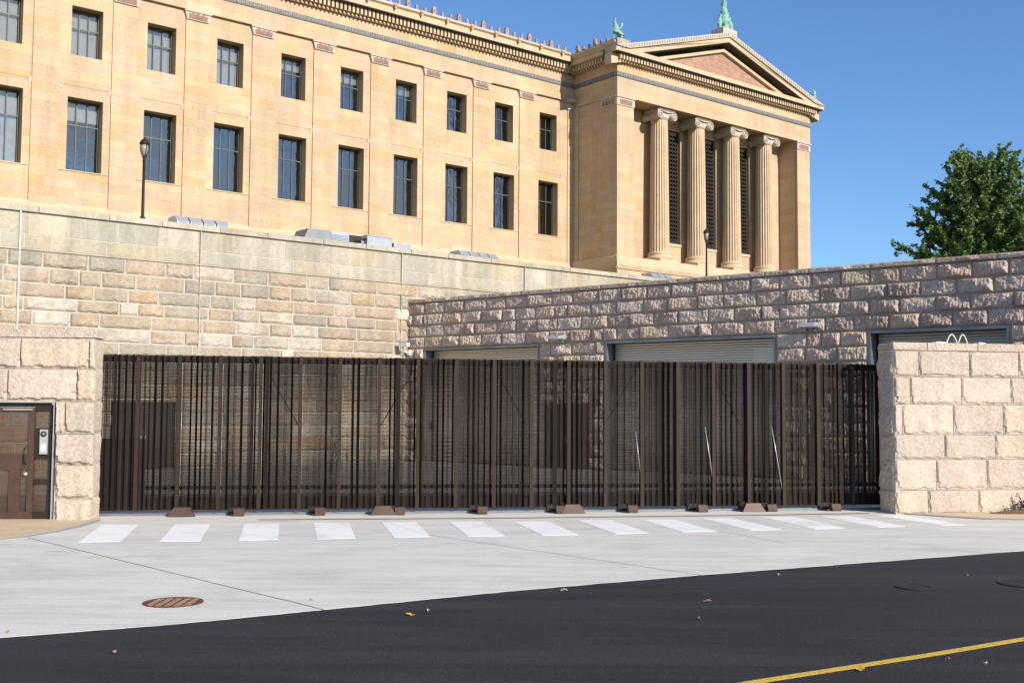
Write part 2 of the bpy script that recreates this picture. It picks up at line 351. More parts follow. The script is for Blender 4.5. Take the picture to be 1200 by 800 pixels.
def yellow_mat():
    m, nt, b, _ = newmat('yellow_road_paint'); geo = N(nt, 'ShaderNodeNewGeometry')
    n = noise_node(nt, geo.outputs['Position'], 25, 5, .8)
    r = ramp(nt, [(.10,.085,.03), (.62,.42,.05), (.66,.45,.07)], [.37, .46, .7]); nt.links.new(n.outputs[0], r.inputs[0])
    nt.links.new(r.outputs[0], b.inputs['Base Color']); b.inputs['Roughness'].default_value = .7; return m
M['yellow'] = yellow_mat()
def shutter_mat():
    m, nt, b, _ = newmat('shutter_slat_metal'); b.inputs['Base Color'].default_value = (.62,.58,.50,1)
    b.inputs['Metallic'].default_value = .85; b.inputs['Roughness'].default_value = .42; return m
M['shut'] = shutter_mat()
def leaf_mat(name, a, b_):
    m, nt, b, out = newmat(name); geo = N(nt, 'ShaderNodeNewGeometry')
    r = ramp(nt, [a, b_]); nt.links.new(geo.outputs['Random Per Island'], r.inputs[0]); nt.links.new(r.outputs[0], b.inputs['Base Color'])
    b.inputs['Roughness'].default_value = .55
    t = N(nt, 'ShaderNodeBsdfTranslucent'); nt.links.new(r.outputs[0], t.inputs['Color'])
    mx = N(nt, 'ShaderNodeMixShader'); mx.inputs[0].default_value = .3
    nt.links.new(b.outputs[0], mx.inputs[1]); nt.links.new(t.outputs[0], mx.inputs[2]); nt.links.new(mx.outputs[0], out.inputs[0]); return m
M['leaf'] = leaf_mat('green_leaf', (.055,.12,.028), (.17,.26,.06))

# ------------------------------------------------------------------ setting: ground sheets
def sheet(name, pts, z, mat, parent=None, kind=True, base=None):
    base = z-.15 if base is None else base
    n = len(pts); vs = [(p[0], p[1], z) for p in pts] + [(p[0], p[1], base) for p in pts]
    mb = MB(); mb.add(vs, [tuple(range(n))] + [(i, i+n, (i+1) % n+n, (i+1) % n) for i in range(n)])
    o = mb.build(name, mat, parent)
    if kind: o['kind'] = 'structure'
    return o
G = lambda x, y: tuple(ground(x, y))[:2]
g0 = MB(); g0.box(-3000, 3000, -3000, 3000, -1.2, -.30); g0.build('ground', M['soil'])['kind'] = 'structure'
edge = [G(0, 747), G(200, 731.5), G(380, 714), G(600, 692), G(820, 673.5), G(1000, 660), G(1200, 645)]
def ragged(pts, n, amp):
    out = []
    for i in range(len(pts)-1):
        a, b = Vector((*pts[i], 0)), Vector((*pts[i+1], 0)); q = Vector((-(b-a).y, (b-a).x, 0)).normalized()
        for k in range(n):
            p = a.lerp(b, k/n); out.append(tuple(p + q*amp*(noise.noise(p*3.1)*1.2 + noise.noise(p*11)))[:2])
    return out + [pts[-1]]
edge = ragged(edge, 26, .016)
dx, dy = edge[-1][0]-edge[-20][0], edge[-1][1]-edge[-20][1]
eR = (edge[-1][0]+dx*9, edge[-1][1]+dy*9); eL = (edge[0][0]-30, edge[0][1]-15)
road = sheet('asphalt_road', [eL] + edge + [eR, (60, -30), (-45, -30)], 0, M['asph'], base=-.2)
L0 = LWL.world(-9, 0); L1 = LWL.world(0, 0)
drive = sheet('concrete_driveway', [eL] + edge + [eR, (44, 34), tuple(RWL.world(14, 1.0))[:2], tuple(GAT.world(17.3, .9))[:2], tuple(GAT.world(-.6, .9))[:2], (-9.5, 22.8), (-30, 18.5), (-40, 5)], .004, M['conc'], base=-.14)
yard = sheet('yard_pavement', [tuple(GAT.world(-9, .9))[:2], tuple(GAT.world(30, .9))[:2], (36, 30), tuple(DRK.world(28, 1))[:2], tuple(DRK.world(-1.5, 1))[:2], tuple(TER.world(-24, 1))[:2]], 0, M['yard'], base=-.2)
# far upper levels behind the retaining walls
sheet('upper_terrace', [tuple(TER.world(-26, .5))[:2], tuple(TER.world(60, .5))[:2], tuple(TER.world(60, 60))[:2], tuple(TER.world(-26, 60))[:2]], 8.9, M['soil'], base=8.2)
dk = [tuple(DRK.world(-1.0, .6))[:2], tuple(DRK.world(60, .6))[:2], tuple(DRK.world(90, 90))[:2], tuple(TER.world(60, -.3))[:2], tuple(TER.world(11, -.3))[:2]]
sheet('upper_lawn', dk, 6.55, M['soil'], base=6.0)

# tan paving either side of the driveway mouth, with its edging strips
lc_lo = [(0,633.3),(33,630),(66.7,624),(93,618.7),(109,614),(118,610)]
lc_up = [(0,632.2),(26.7,628.7),(66.7,622),(92,615.6),(104,612),(116,608.5)]
pv = sheet('left_pavement', [G(*p) for p in lc_up] + [tuple(LWL.world(-.1, .5))[:2], tuple(LWL.world(-9, .5))[:2], (-25, 15)], .020, M['aggr'], base=-.1)
es = [G(*p) for p in lc_lo] + [G(*p) for p in lc_up][::-1]
e1 = sheet('edging_strip', [(-25, 14.6)] + es + [(-25, 15.2)], .016, M['concg'], pv, kind=False, base=-.1)
rc = [(1058,602.3),(1085,604.2),(1108,605.8),(1154,608.6),(1200,609.6)]
pr = sheet('right_pavement', [G(*p) for p in rc] + [(26, 27), tuple(RWL.world(16, .4))[:2], tuple(RWL.world(.1, .4))[:2]], .020, M['aggr'], base=-.1)
rs = [G(*p) for p in rc] + [G(p[0], p[1]-1.0) for p in rc[::-1]]
sheet('edging_strip', rs, .024, M['concg'], pr, kind=False, base=-.1)
# crosswalk stripes (corners where each one lies on the driveway)
ST = [[(119.6,614.6),(161.3,615),(92.9,635.2),(140.8,634.6)],[(205.4,614.2),(246,614.2),(187.3,634.2),(234.6,633.8)],[(286.3,613.3),(327.3,613.3),(280,633.1),(325.6,632.1)],
[(367.5,612.5),(409.6,612.5),(371.5,631.7),(416.3,630.6)],[(447.1,611.9),(487.9,611.7),(461.7,629.6),(504.4,628.8)],[(526.7,611.5),(564.5,611),(548.8,628.3),(591.7,627.9)],[(602.7,611.5),(641.3,610.4),(636,627.1),(677.7,626.5)],
[(676.7,609.2),(716.7,609.2),(721.5,625.6),(760,624.4)],[(751.7,608.8),(789,608.3),(799.6,623.3),(840,622.5)],[(822,607.2),(858,606.9),(880,621.3),(915.8,620.5)],[(893,605.8),(930,605.2),(955,620),(990,618.7)],
[(960,604.9),(996,604.6),(1029.5,617.7),(1061.6,616.8)],[(1024,603.3),(1055,603.3),(1102.8,615.5),(1131,615)]]
for a, b, c, d in ST:
    sheet('crosswalk_stripe', [G(*a), G(*b), G(*d), G(*c)], .008, M['line'], drive, kind=False, base=.0041)
def strip(name, pts, wd, z, mat, parent, base=None):
    P = [Vector((*p, 0)) for p in pts]; l = []; r = []
    for i, p in enumerate(P):
        d = (P[min(i+1, len(P)-1)] - P[max(i-1, 0)]).normalized(); q = Vector((-d.y, d.x, 0))*wd/2
        l.append((p+q)[:2]); r.append((p-q)[:2])
    return sheet(name, l + r[::-1], z, mat, parent, kind=False, base=z-.002 if base is None else base)
def wob(a, b, n, amp):
    a = Vector((*a, 0)); b = Vector((*b, 0)); d = (b-a); q = Vector((-d.y, d.x, 0)).normalized()
    return [tuple((a + d*i/n + q*rnd.uniform(-amp, amp)))[:2] for i in range(n+1)]
strip('expansion_joint', wob(G(33, 630), G(380, 714.5), 14, .012), .022, .0065, M['joint'], drive)
strip('expansion_joint', wob(G(497, 626), G(822, 674), 14, .010), .013, .0065, M['joint'], drive)
strip('expansion_joint', wob(G(455, 612.5), G(497, 626), 6, .008), .010, .0085, M['jointl'], drive)
strip('expansion_joint', wob(G(400, 652), G(700, 626), 10, .008), .012, .0065, M['jointl'], drive)
strip('expansion_joint', wob(G(840, 622), G(925, 637), 6, .01), .018, .0065, M['jointl'], drive)
# pale kerb line and the steel slot in front of the gate
strip('track_kerb', [G(118, 606.5), G(300, 606.3), G(600, 604.3), G(900, 600.5), G(1038, 599.6)], .42, .010, M['concw'], drive)
strip('track_slot', [G(303, 609.2), G(600, 607.2), G(900, 603.6), G(1018, 601.6)], .06, .013, M['bronzel'], drive)
# yellow centre line
strip('yellow_line', [G(800, 816), G(880, 799.5), G(1000, 781), G(1100, 765.3), G(1200, 748.5), G(1330, 727)], .105, .004, M['yellow'], road)

# ------------------------------------------------------------------ rock faced blocks
def rock_mesh(name, mat, nx, nz, relief, seed, border=.06, asp=2.0, depth=.25, rough=1.0, chisel=0, sag=0, facets=7, tilt=.9, ramp_w=.07):
    """unit block face (x,z in 0..1, y outwards negative): a rock face split off in a few flat facets, with ragged margins;
    asp = width/height, sag = how much the face swells and breaks away towards its lower edge"""
    rr = random.Random(seed*31+5); pl = []
    for k in range(facets):
        a = rr.uniform(0, 6.28); t = rr.uniform(.15, 1)*tilt; cx, cz = rr.uniform(.1, .9)*asp, rr.uniform(.1, .9)
        pl.append((math.cos(a)*t, math.sin(a)*t, rr.uniform(.55, 1.05), cx, cz))
    vs = []; fs = []
    for j in range(nz+1):
        for i in range(nx+1):
            u, v = i/nx, j/nz; x, z = u*asp, v
            p = Vector((x*1.3 + seed*7.31, z*1.3, seed*3.7))
            du = min(x, asp-x); dv = min(z, 1-z)
            e = min(du, dv) + .07*noise.noise(p*3.3) - (.06*sag if z < .3 else 0)
            k = max(0, min(1, (e-border*.4)/(ramp_w+border))); k = k*(2-k)
            h = min(q[2] + (x-q[3]+.15*noise.noise(p*2))*q[0] + (z-q[4])*q[1] for q in pl)
            h = max(.12, h)*.8 + .14*rough*noise.noise(p*4) + .10*rough*noise.noise(p*9)
            if chisel: h += chisel*noise.noise(Vector((p.x*7, p.y*1.2+p.x*1.5, seed)))
            if sag: h = .45*h + .30 + sag*(.30-.25*z)*(.6+noise.noise(Vector((p.x*2.2, seed, 2)))) - sag*.5*max(0, .24-z+.22*noise.noise(Vector((p.x*3.1, 9, seed))))*(1+noise.noise(p*6))
            y = -relief*k*max(.05, h) - .006
            jx = (noise.noise(p*9)*.4/nx) if 0 < i < nx else 0; jz = (noise.noise(p*9+Vector((9, 9, 9)))*.4/nz) if 0 < j < nz else 0
            vs.append((u+jx, y if 0 < i < nx and 0 < j < nz else y*.25, v+jz))
    for j in range(nz):
        for i in range(nx):
            a = j*(nx+1)+i; b, c, d = a+1, a+nx+2, a+nx+1
            if (i*7+j*13+seed) % 3: fs += [(a, b, c), (a, c, d)]
            else: fs += [(a, b, d), (b, c, d)]
    rim = [i for i in range(nx+1)] + [j*(nx+1)+nx for j in range(1, nz+1)] + [nz*(nx+1)+i for i in range(nx-1, -1, -1)] + [j*(nx+1) for j in range(nz-1, 0, -1)]
    b = len(vs)
    for r in rim: vs.append((vs[r][0], depth, vs[r][2]))
    n = len(rim)
    for k in range(n): fs.append((rim[k], b+k, b+(k+1) % n, rim[(k+1) % n]))
    me = bpy.data.meshes.new(name); me.from_pydata(vs, [], fs); me.materials.append(mat); me.update(); return me

def place_block(me, parent, x0, x1, z0, z1, gap, name='stone', y=0.0, sy=1.0):
    o = link(name, me, parent, (x0+gap/2, y, z0+gap/2)); o.scale = (x1-x0-gap, sy, z1-z0-gap); return o

# ------------------------------------------------------------------ terrace retaining wall
tw = thing('terrace_wall', 'tall mottled tan stone retaining wall with pale mortar below the museum', 'wall', TER)
SMAX = 34.0; SMIN = -16.0
c = MB(); c.box(SMIN, SMAX, .012, .8, -.2, 9.0); c.build('mortar_core', M['tmort'], tw)
rm = [rock_mesh('terrace_stone', M['terr'], 18, 9, .12, s, asp=2.6, border=.03, rough=.9, sag=.9) for s in range(12)]
flat = []
for s in range(4):
    f = rock_mesh('smooth_stone', M['terrs'], 4, 3, .012, 40+s, asp=2.0); flat.append(f)
def course(parent, meshes, s0, s1, z0, z1, wmin, wmax, gap, holes=(), sy=(.6, 1.2), start=0, cnt=None):
    x = s0 - rnd.uniform(0, wmin)*start
    while x < s1:
        wd = rnd.uniform(wmin, wmax); 
        if rnd.random() < .12: wd *= .55
        a, b = max(x, s0), min(x+wd, s1)
        x += wd
        if s1 - b < .3: b = s1; x = s1
        if b-a < .12: continue
        place_block(rnd.choice(meshes), parent, a, b, z0, z1, gap, sy=rnd.uniform(*sy))
zt = 7.66
hs = [.56, .56, .50, .46, .50, .50, .47, .52, .52, .52, .50, .52, .52, .50, .51]
k = zt/sum(hs); z = zt
course(tw, flat, SMIN+8, 28, 8.22, 8.98, 1.25, 1.95, .03, sy=(.8, 1.2))
course(tw, flat, SMIN+8, 26, 7.72, 8.22, 1.3, 2.0, .03, sy=(.8, 1.2))
for i, h in enumerate(hs):
    h *= k
    course(tw, rm, -7.6, (22 if i < 3 else 11.6), z-h, z, .9, 2.1, .04, start=1)
    z -= h
cap = MB(); cap.box(SMIN, SMAX, -.10, .85, 9.02, 9.20)
x = SMIN
cp = None
while x < 30:
    b = MB(); wd = rnd.uniform(1.9, 2.5); b.box(x, x+wd-.02, -.11, .8, 9.0, 9.20); b.build('coping_stone', M['terrs'], tw); x += wd
lg = MB(); lg.box(SMIN, SMAX, -.055, .3, 7.66, 7.72); lg.build('ledge', M['terrs'], tw)
for px in (22, 234, 470, 614):
    s, _ = TER.hit(px, 300)
    b = MB(); b.box(s-(.017 if px == 22 else .010), s+(.017 if px == 22 else .010), -.105, .0, 4.0, 8.99); b.build('sealant_joint', M['tmort'] if px != 22 else M['white'], tw)
# dark service door in the terrace wall
dz = thing('service_door', 'dark double service door at the foot of the tan terrace wall behind the gate', 'door', loc=TER.world(-2.26, -.1), yaw=TER.yaw)
b = MB(); b.box(0, .1, -.06, .1, 0, 2.45); b.box(2.24, 2.34, -.06, .1, 0, 2.45); b.box(0.1, 2.24, -.06, .1, 2.36, 2.45); b.build('frame', M['black'], dz)
for i in range(2):
    b = MB(); b.box(.11+i*1.07, 1.15+i*1.07, -.04, .06, .02, 2.35); l = b.build('door_leaf', M['black'], dz)
    b = MB(); b.box(1.02+i*.16, 1.08+i*.16, -.1, -.04, 1.0, 1.2); b.build('handle', M['steel'], l)

# ------------------------------------------------------------------ loading dock wall with shutters
dw = thing('dock_wall', 'long brown rock-faced block wall with roller shutters, behind the gate at right', 'wall', DRK)
OPEN = [(-.07, 6.12), (9.28, 16.16), (19.35, 23.55)]; ZL = 4.84
def dock_core():
    b = MB(); b.box(-1.55, 32, .02, 1.2, ZL+.001, 6.80)
    xs = [-1.55] + [v for o in OPEN for v in o] + [32]
    for i in range(0, len(xs), 2): b.box(xs[i], xs[i+1], .02, 1.2, -.2, ZL)
    b.build('mortar_core', M['dmort'], dw)
dock_core()
dm = [rock_mesh('dock_stone', M['dark'], 24, 10, .20, 100+s, asp=2.0, border=.05, rough=1.0, depth=.1, chisel=.16, facets=6, tilt=1.0) for s in range(14)]
zz = ZL
for i in range(4):
    course(dw, dm, -1.55, 26.0, zz, zz+.49, .95, 1.25, .055, sy=(.7, 1.25), start=1); zz += .49
z = ZL
for i in range(10):
    h = ZL/10
    for a, b in ((-1.55, -.12), (6.17, 9.22), (16.2, 19.3), (23.6, 26)):
        if i*h > 0: course(dw, dm, a, b, z-h, z, .85, 1.2, .055, sy=(.7, 1.25))
        else: course(dw, dm, a, b, z-h, z, .85, 1.2, .055)
    z -= h
capm = [rock_mesh('dock_coping', M['dark'], 22, 4, .13, 130+s, asp=8, border=.1, depth=1.0) for s in range(5)]
x = -1.6
while x < 29:
    wd = rnd.uniform(1.5, 2.1); o = place_block(rnd.choice(capm), dw, x, x+wd, 6.80, 6.98, .02, 'coping_stone', y=-.06); x += wd
def shutter(a, b, label):
    t = thing('roller_shutter', label, 'roller shutter', loc=DRK.world(a, 0), yaw=DRK.yaw)
    W = b-a
    f = MB(); f.box(.0, .07, -.02, .42, -.1, ZL-.10); f.box(W-.07, W, -.02, .42, -.1, ZL-.10); f.box(.0, W, -.03, .42, ZL-.099, ZL-.01); f.build('frame', M['steel'], t)
    g = MB(); g.box(.071, .16, .42, .52, -.1, ZL-.102); g.box(W-.16, W-.071, .42, .52, -.1, ZL-.102); g.build('guide_rail', M['black'], t)
    # curved slats, one mesh shared by all slats
    s = MB(); pr = [(.0, 0), (-.022, .018), (-.03, .045), (-.022, .072), (0, .088), (.012, .088), (.012, 0)]
    s.prism([(p[0], p[1]) for p in pr], 'x', .16, W-.16)
    me = s.mesh('slat', M['shut'])
    n = int((ZL-.12)/.092)
    for i in range(n): link('slat', me, t, (0, .45, ZL-.10-.092*(i+1)))
    return t
shutter(*OPEN[0], 'tan roller shutter in the opening farthest left in the brown dock wall')
shutter(*OPEN[1], 'wide grey-tan roller shutter in the middle opening of the brown dock wall')
shutter(*OPEN[2], 'dark grey roller shutter behind the right entrance wall')
dd = thing('dock_door', 'dark double personnel door between the left and middle shutters', 'door', loc=DRK.world(6.6, -.2), yaw=DRK.yaw)
b = MB(); b.box(0, .1, -.02, .12, 0, 2.45); b.box(1.86, 1.96, -.02, .12, 0, 2.45); b.box(.1, 1.86, -.02, .12, 2.35, 2.45); b.build('frame', M['black'], dd)
for i in range(2):
    b = MB(); b.box(.11+i*.875, .97+i*.875, 0, .1, .02, 2.34); l = b.build('door_leaf', M['black'], dd)
    b = MB(); b.box(.86+i*.14, .90+i*.14, -.06, 0, 1.0, 1.25); b.build('handle', M['steel'], l)
# wall lights over the dock
def wall_light(px, py, label):
    s, z = DRK.hit(px, py)
    t = thing('wall_light', label, 'wall light', loc=DRK.world(s, -.12, z), yaw=DRK.yaw, group='wall lights on the dock wall')
    b = MB(); b.prism([(-.62, -.03), (-.55, .10), (-.05, .14), (-.05, .0)], 'x', -.28, .28); b.build('lamp_head', M['alu'], t)
    b = MB(); b.box(-.09, .09, -.06, .14, -.16, .2); b.build('wall_bracket', M['steel'], t)
    b = MB(); b.box(-.25, .25, -.56, -.1, -.028, -.012); b.build('lens', M['white'], t)
wall_light(660, 397, 'pale wedge-shaped wall light to the right of the left shutter')
wall_light(955, 383, 'pale wedge-shaped wall light between the middle and right shutters')
s, z = DRK.hit(482, 408)
t = thing('security_camera', 'small white security camera on the left end of the brown dock wall', 'camera', loc=DRK.world(s, -.15, z), yaw=DRK.yaw)
b = MB(); b.box(-.12, .42, -.55, -.38, .05, .19); b.build('housing', M['white'], t)
b = MB(); b.tube([(0, 0, -.2), (0, -.22, -.18), (0, -.42, .05)], .035, 8); b.box(-.08, .08, -.05, .1, -.3, -.08); b.build('bracket', M['white'], t)
b = MB(); b.tube([(-.06, 0, -.25), (-.08, .03, -1.2)], .02, 6); b.build('conduit', M['steel'], t)

# ------------------------------------------------------------------ left and right entrance walls of big pink blocks
def blocks_px(fr, parent, rows, mat, seed0, relief, gap=.018, sag=0):
    """rows: (y_top, y_bot, [x edges]) where the joints lie on the wall's face"""
    k = 0
    for yt_, yb_, xs in rows:
        xm = [q for q in xs if not isinstance(q, tuple)][0]
        z1 = fr.hit(xm, yt_)[1]; z0 = fr.hit(xm, yb_)[1]
        for i in range(len(xs)-1):
            a = xs[i] if isinstance(xs[i], tuple) else (xs[i],); b = xs[i+1] if isinstance(xs[i+1], tuple) else (xs[i+1],)
            x0 = a[0] if len(a) == 2 else fr.hit(a[0], (yt_+yb_)/2)[0]; x1 = b[0] if len(b) == 2 else fr.hit(b[0], (yt_+yb_)/2)[0]
            asp = max(.6, (x1-x0)/(z1-z0))
            me = rock_mesh('stone', mat, max(14, int(26*asp)), 26, relief, seed0+k, asp=asp, border=.012, depth=.12, rough=.75, sag=sag, ramp_w=.028); k += 1
            place_block(me, parent, x0, x1, z0, z1, gap, sy=1)
E_ = 'w'
def W(v): return (v, E_)
lw = thing('left_entrance_wall', 'low wall of large pink-beige rock-faced blocks at left, around the brown mesh door', 'wall', LWL)
ZC = 3.66; ZT = 3.84; DR = -.90; DZ = 2.39
b = MB(); b.box(-9, -.17, .02, .6, DZ+.02, ZC); b.box(DR+.03, -.17, .02, .6, -.1, DZ); b.box(-9, -3.1, .02, .6, -.1, DZ); b.build('mortar_core', M['pmort'], lw)
rowsL = [(396.0, 431.7, [W(-3.4), 24.3, 105.6, W(-.13)]), (431.7, 470.0, [W(-3.9), 9, 90.4, W(-.11)]),
         (470, 508.3, [65.2, 76.5, W(-.12)]), (508.3, 544.4, [65.2, W(-.12)]), (544.4, 584, [65.2, W(-.10)]), (584, 612.5, [65.2, W(-.13)])]
blocks_px(LWL, lw, rowsL, M['pink'], 200, .11, sag=.85)
blocks_px(LWL, lw, [(384.8, 395.6, [W(-5), 36.4, W(-.10)])], M['pink'], 230, .09, gap=.015)
# return face of the corner (towards the gate)
rt = [rock_mesh('return_stone', M['pink'], 12, 12, .06, 240+i, asp=1.2, border=.05, depth=.05, rough=.8) for i in range(3)]
zs = [LWL.hit(110, y)[1] for y in (612.5, 584, 544.4, 508.3, 470, 431.7, 396)]
for i in range(6):
    o = link('stone', rt[i % 3], lw, (-.17, .03, zs[i]+.01)); o.rotation_euler = (0, 0, math.pi/2); o.scale = (.56, 1, zs[i+1]-zs[i]-.02)
b = MB(); b.box(-9, -.12, -.01, .62, ZC+.012, ZT-.012); b.build('cap_core', M['pink'], lw)

rw = thing('right_entrance_wall', 'low wall of large pink-beige rock-faced blocks at right of the gate', 'wall', RWL)
b = MB(); b.box(.03, 16, .02, .66, -.1, 3.66); b.build('mortar_core', M['pmort'], rw)
rowsR = [(411, 441.5, [W(.04), 1076.5, 1135.8, 1193.4, W(4.6)]), (441.5, 473.6, [W(.04), 1066.6, 1126.5, 1184.4, W(4.4)]), (473.6, 509, [W(.03), 1057, 1117, 1175.4, W(4.1)]),
         (509, 538.3, [W(.03), 1107, 1166.4, W(4.2)]), (538.3, 574.2, [W(.03), 1097.5, 1156.5, W(4.3)]), (574.2, 603, [W(.02), 1087.6, 1147, W(4.0)])]
blocks_px(RWL, rw, rowsR, M['pink'], 260, .062, sag=.85)
blocks_px(RWL, rw, [(401, 411, [W(.0), 1086.4, 1145.4, W(3.8), W(5.2)])], M['pink'], 290, .07, gap=.015)
b = MB(); b.box(.05, 16, .01, .7, 3.66, 3.815); b.build('cap_core', M['pink'], rw)
zs = [RWL.hit(1048, y)[1] for y in (603, 574, 538.3, 509, 473.6, 441.5, 411, 401)]
rt2 = [rock_mesh('return_stone', M['pink'], 16, 14, .15, 300+i, asp=1.3, border=.03, depth=.05, rough=1.3) for i in range(7)]
for i in range(7):
    # turned face: local x runs from back to front
    o = link('stone', rt2[i], rw, (.06, .67, zs[i]+.008)); o.rotation_euler = (0, 0, -math.pi/2); o.scale = (.66, 1, zs[i+1]-zs[i]-.016)

# ------------------------------------------------------------------ mesh door with its intercom panel at far left
md = thing('mesh_door', 'brown perforated steel door and side panel set in the left stone wall', 'door', loc=LWL.world(-3.1, .1), yaw=LWL.yaw)
xr = 2.19   # right edge of the opening in door coordinates
b = MB(); b.box(xr-.018, xr, -.10, .16, .0, DZ-.02); b.box(.0, xr-.019, -.10, .16, DZ-.038, DZ-.02); b.build('metal_jamb', M['alu'], md)
b = MB(); b.box(xr-.12, xr-.02, -.02, .1, .0, DZ-.08); b.box(0, xr-.121, -.02, .1, DZ-.13, DZ-.04); b.build('frame', M['black'], md)
def lx(px): return LWL.hit(px, 540)[0]+3.1
b = MB()
for a, c_ in ((lx(30.5), lx(37.5)),): b.box(a, c_, -.03, .06, .03, DZ-.14)
b.box(0, lx(30.5), -.025, .055, 1.02, 1.32); b.box(0, lx(30.5), -.025, .055, .03, .16); b.box(0, lx(30.5), -.025, .055, DZ-.24, DZ-.14); b.box(lx(9), lx(22), -.02, .05, .161, 1.019)
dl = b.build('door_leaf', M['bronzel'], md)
b = MB(); b.add([(0, .02, .05), (lx(30.5), .02, .05), (lx(30.5), .02, DZ-.15), (0, .02, DZ-.15)], [(0, 1, 2, 3)]); b.build('perforated_sheet', M['perfd'], dl)
b = MB(); b.tube([(lx(28), -.03, 1.45), (lx(28), -.09, 1.42), (lx(28), -.09, 1.15), (lx(28), -.03, 1.12)], .014, 8); b.build('handle', M['black'], dl)
b = MB(); b.lathe([(.001, -.06), (.035, -.06), (.035, 0)], (lx(29), 0, .92), 14, ax='y'); b.build('lock', M['alu'], dl)
b = MB(); b.box(lx(.5), lx(35), -.06, -.03, DZ-.19, DZ-.165); b.build('door_closer_bar', M['alu'], md)
b = MB(); b.box(lx(37.5), lx(55), -.02, .05, 1.22, 1.84); b.box(lx(37.5), lx(55), -.02, .05, .72, .82); b.box(lx(37.5), lx(55), -.02, .05, .03, .16); b.box(lx(37.5), lx(55), -.02, .05, DZ-.2, DZ-.13)
sp_ = b.build('side_panel', M['bronze'], md)
b = MB(); b.add([(lx(37.5), .02, .05), (lx(56), .02, .05), (lx(56), .02, DZ-.15), (lx(37.5), .02, DZ-.15)], [(0, 1, 2, 3)]); b.build('perforated_sheet', M['perfd'], sp_)
ic = thing('intercom', 'silver intercom plate with round black lens and white button plate on the brown door', 'intercom', loc=LWL.world(lx(44.8)-3.1, .07), yaw=LWL.yaw)
z1 = LWL.hit(50, 503)[1]; z0 = LWL.hit(50, 532)[1]
b = MB(); b.box(0, .155, -.03, 0, z0, z1); b.build('plate', M['alu'], ic)
b = MB(); b.lathe([(.056, 0), (.056, -.02), (.03, -.024), (.001, -.024)], (.078, -.03, z1-.09), 18, ax='y'); b.build('lens', M['black'], ic)
b = MB(); b.lathe([(.018, 0), (.018, -.004)], (.078, -.0545, z1-.09), 12, ax='y'); b.build('lens_highlight', M['white'], ic)
b = MB(); b.box(.03, .115, -.036, -.0301, z0+.06, z0+.20); b.build('button_plate', M['white'], ic)

# ------------------------------------------------------------------ the sliding gate
gt = thing('sliding_gate', 'long dark brown perforated steel sliding gate between the two stone walls', 'gate', GAT)
GL, ZG, ZB = 17.75, 3.38, .115
posts = [GAT.hit(px, 500)[0] for px in (161.7,209.5,257.6,305.2,351.4,397.3,443.4,489.4,533.9,578.7,624,666)]
p0 = posts[1]; step = (posts[-1]-posts[1])/10
px_ = [p0 + step*i for i in range(-1, 20)]
bp = MB(); bp.box(-.04, .04, -.075, -.030, ZB, ZG-.002); bp.box(-.032, .032, -.03, .10, ZB+.001, ZG-.003)
pm = bp.mesh('post', M['bronze'])
for x in px_: 
    if x < GL-.1: link('post', pm, gt, (x, 0, 0))
# folded perforated sheets between posts, each its own panel
edges = [-.35] + [x for x in px_ if x < GL] + [GL]
for i in range(len(edges)-1):
    a, b_ = edges[i]+.041, edges[i+1]-.041
    if b_-a < .15: continue
    prof = []; x = a; front = bool(i % 2)
    prof.append((x, -.02 if front else .055))
    while x < b_-.05:
        wd = rnd.choice([.045, .06, .075, .095]) if front else rnd.uniform(.03, .06); sd = .010
        x2 = min(x+wd, b_); y = -.02 if front else .055
        prof.append((x2, y)); x = x2
        if x < b_-.05: front = not front; x += sd; prof.append((x, -.02 if front else .055))
    if prof[-1][0] < b_-.002: prof.append((b_, prof[-1][1]))
    mb = MB(); n = len(prof)
    mb.add([(p[0]-a, p[1], ZB+.01) for p in prof] + [(p[0]-a, p[1], ZG) for p in prof], [(k, k+1, k+1+n, k+n) for k in range(n-1)])
    for k in range(n-1):
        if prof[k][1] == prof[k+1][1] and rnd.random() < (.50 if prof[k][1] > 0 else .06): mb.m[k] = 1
    mb.build('mesh_panel', [M['perf'], M['rib']], gt, (a, 0, 0), fix=False)
    mb = MB(); mb.add([(0, .097, ZB+.27), (b_-a, .097, ZB+.27), (b_-a, .097, ZG-.17), (0, .097, ZG-.17)], [(0, 1, 2, 3)]); mb.build('backing_sheet', M['perfb'], gt, (a, 0, 0), fix=False)
b = MB()
b.box(-.4, GL, .105, .19, ZG-.16, ZG-.01); b.build('top_rail', M['bronze'], gt)
b = MB(); b.box(-.4, GL, .105, .23, ZB, ZB+.26); b.build('bottom_rail', M['bronze'], gt)
b = MB(); b.box(-.4, GL, .105, .18, .54, .62); b.build('middle_rail', M['black'], gt)
b = MB(); b.box(-.4, .8, .07, .10, ZB, 1.62); b.build('end_plate', M['bronze'], gt)
b = MB(); b.box(17.2, GL, .07, .10, ZB, ZG-.02); b.build('end_plate', M['bronze'], gt)
for i in range(1, len(px_)-1, 1):
    if i % 3 == 0 and i < 16:
        x0, x1 = px_[i]+.05, px_[i+1]-.05
        b = MB(); b.tube([(x0, .30, ZG-.2), (x1, .30, 1.9)] if i % 2 else [(x1, .30, ZG-.2), (x0, .30, 1.9)], .012, 6); b.build('diagonal_brace', M['black'], gt)
for (xa, ya, xb, yb) in ((745, 505, 753, 575), (826.5, 500, 837, 573), (904.5, 500, 917, 574)):
    s0, z0 = GAT.hit(xa, ya, -.06); s1, z1 = GAT.hit(xb, yb, -.06)
    b = MB(); b.tube([(s0, -.045, z0), ((s0+s1)/2, -.06, (z0+z1)/2), (s1, -.045, z1)], .008 if xa > 800 else .005, 6)
    b.build('tension_rod', M['alu'], gt)
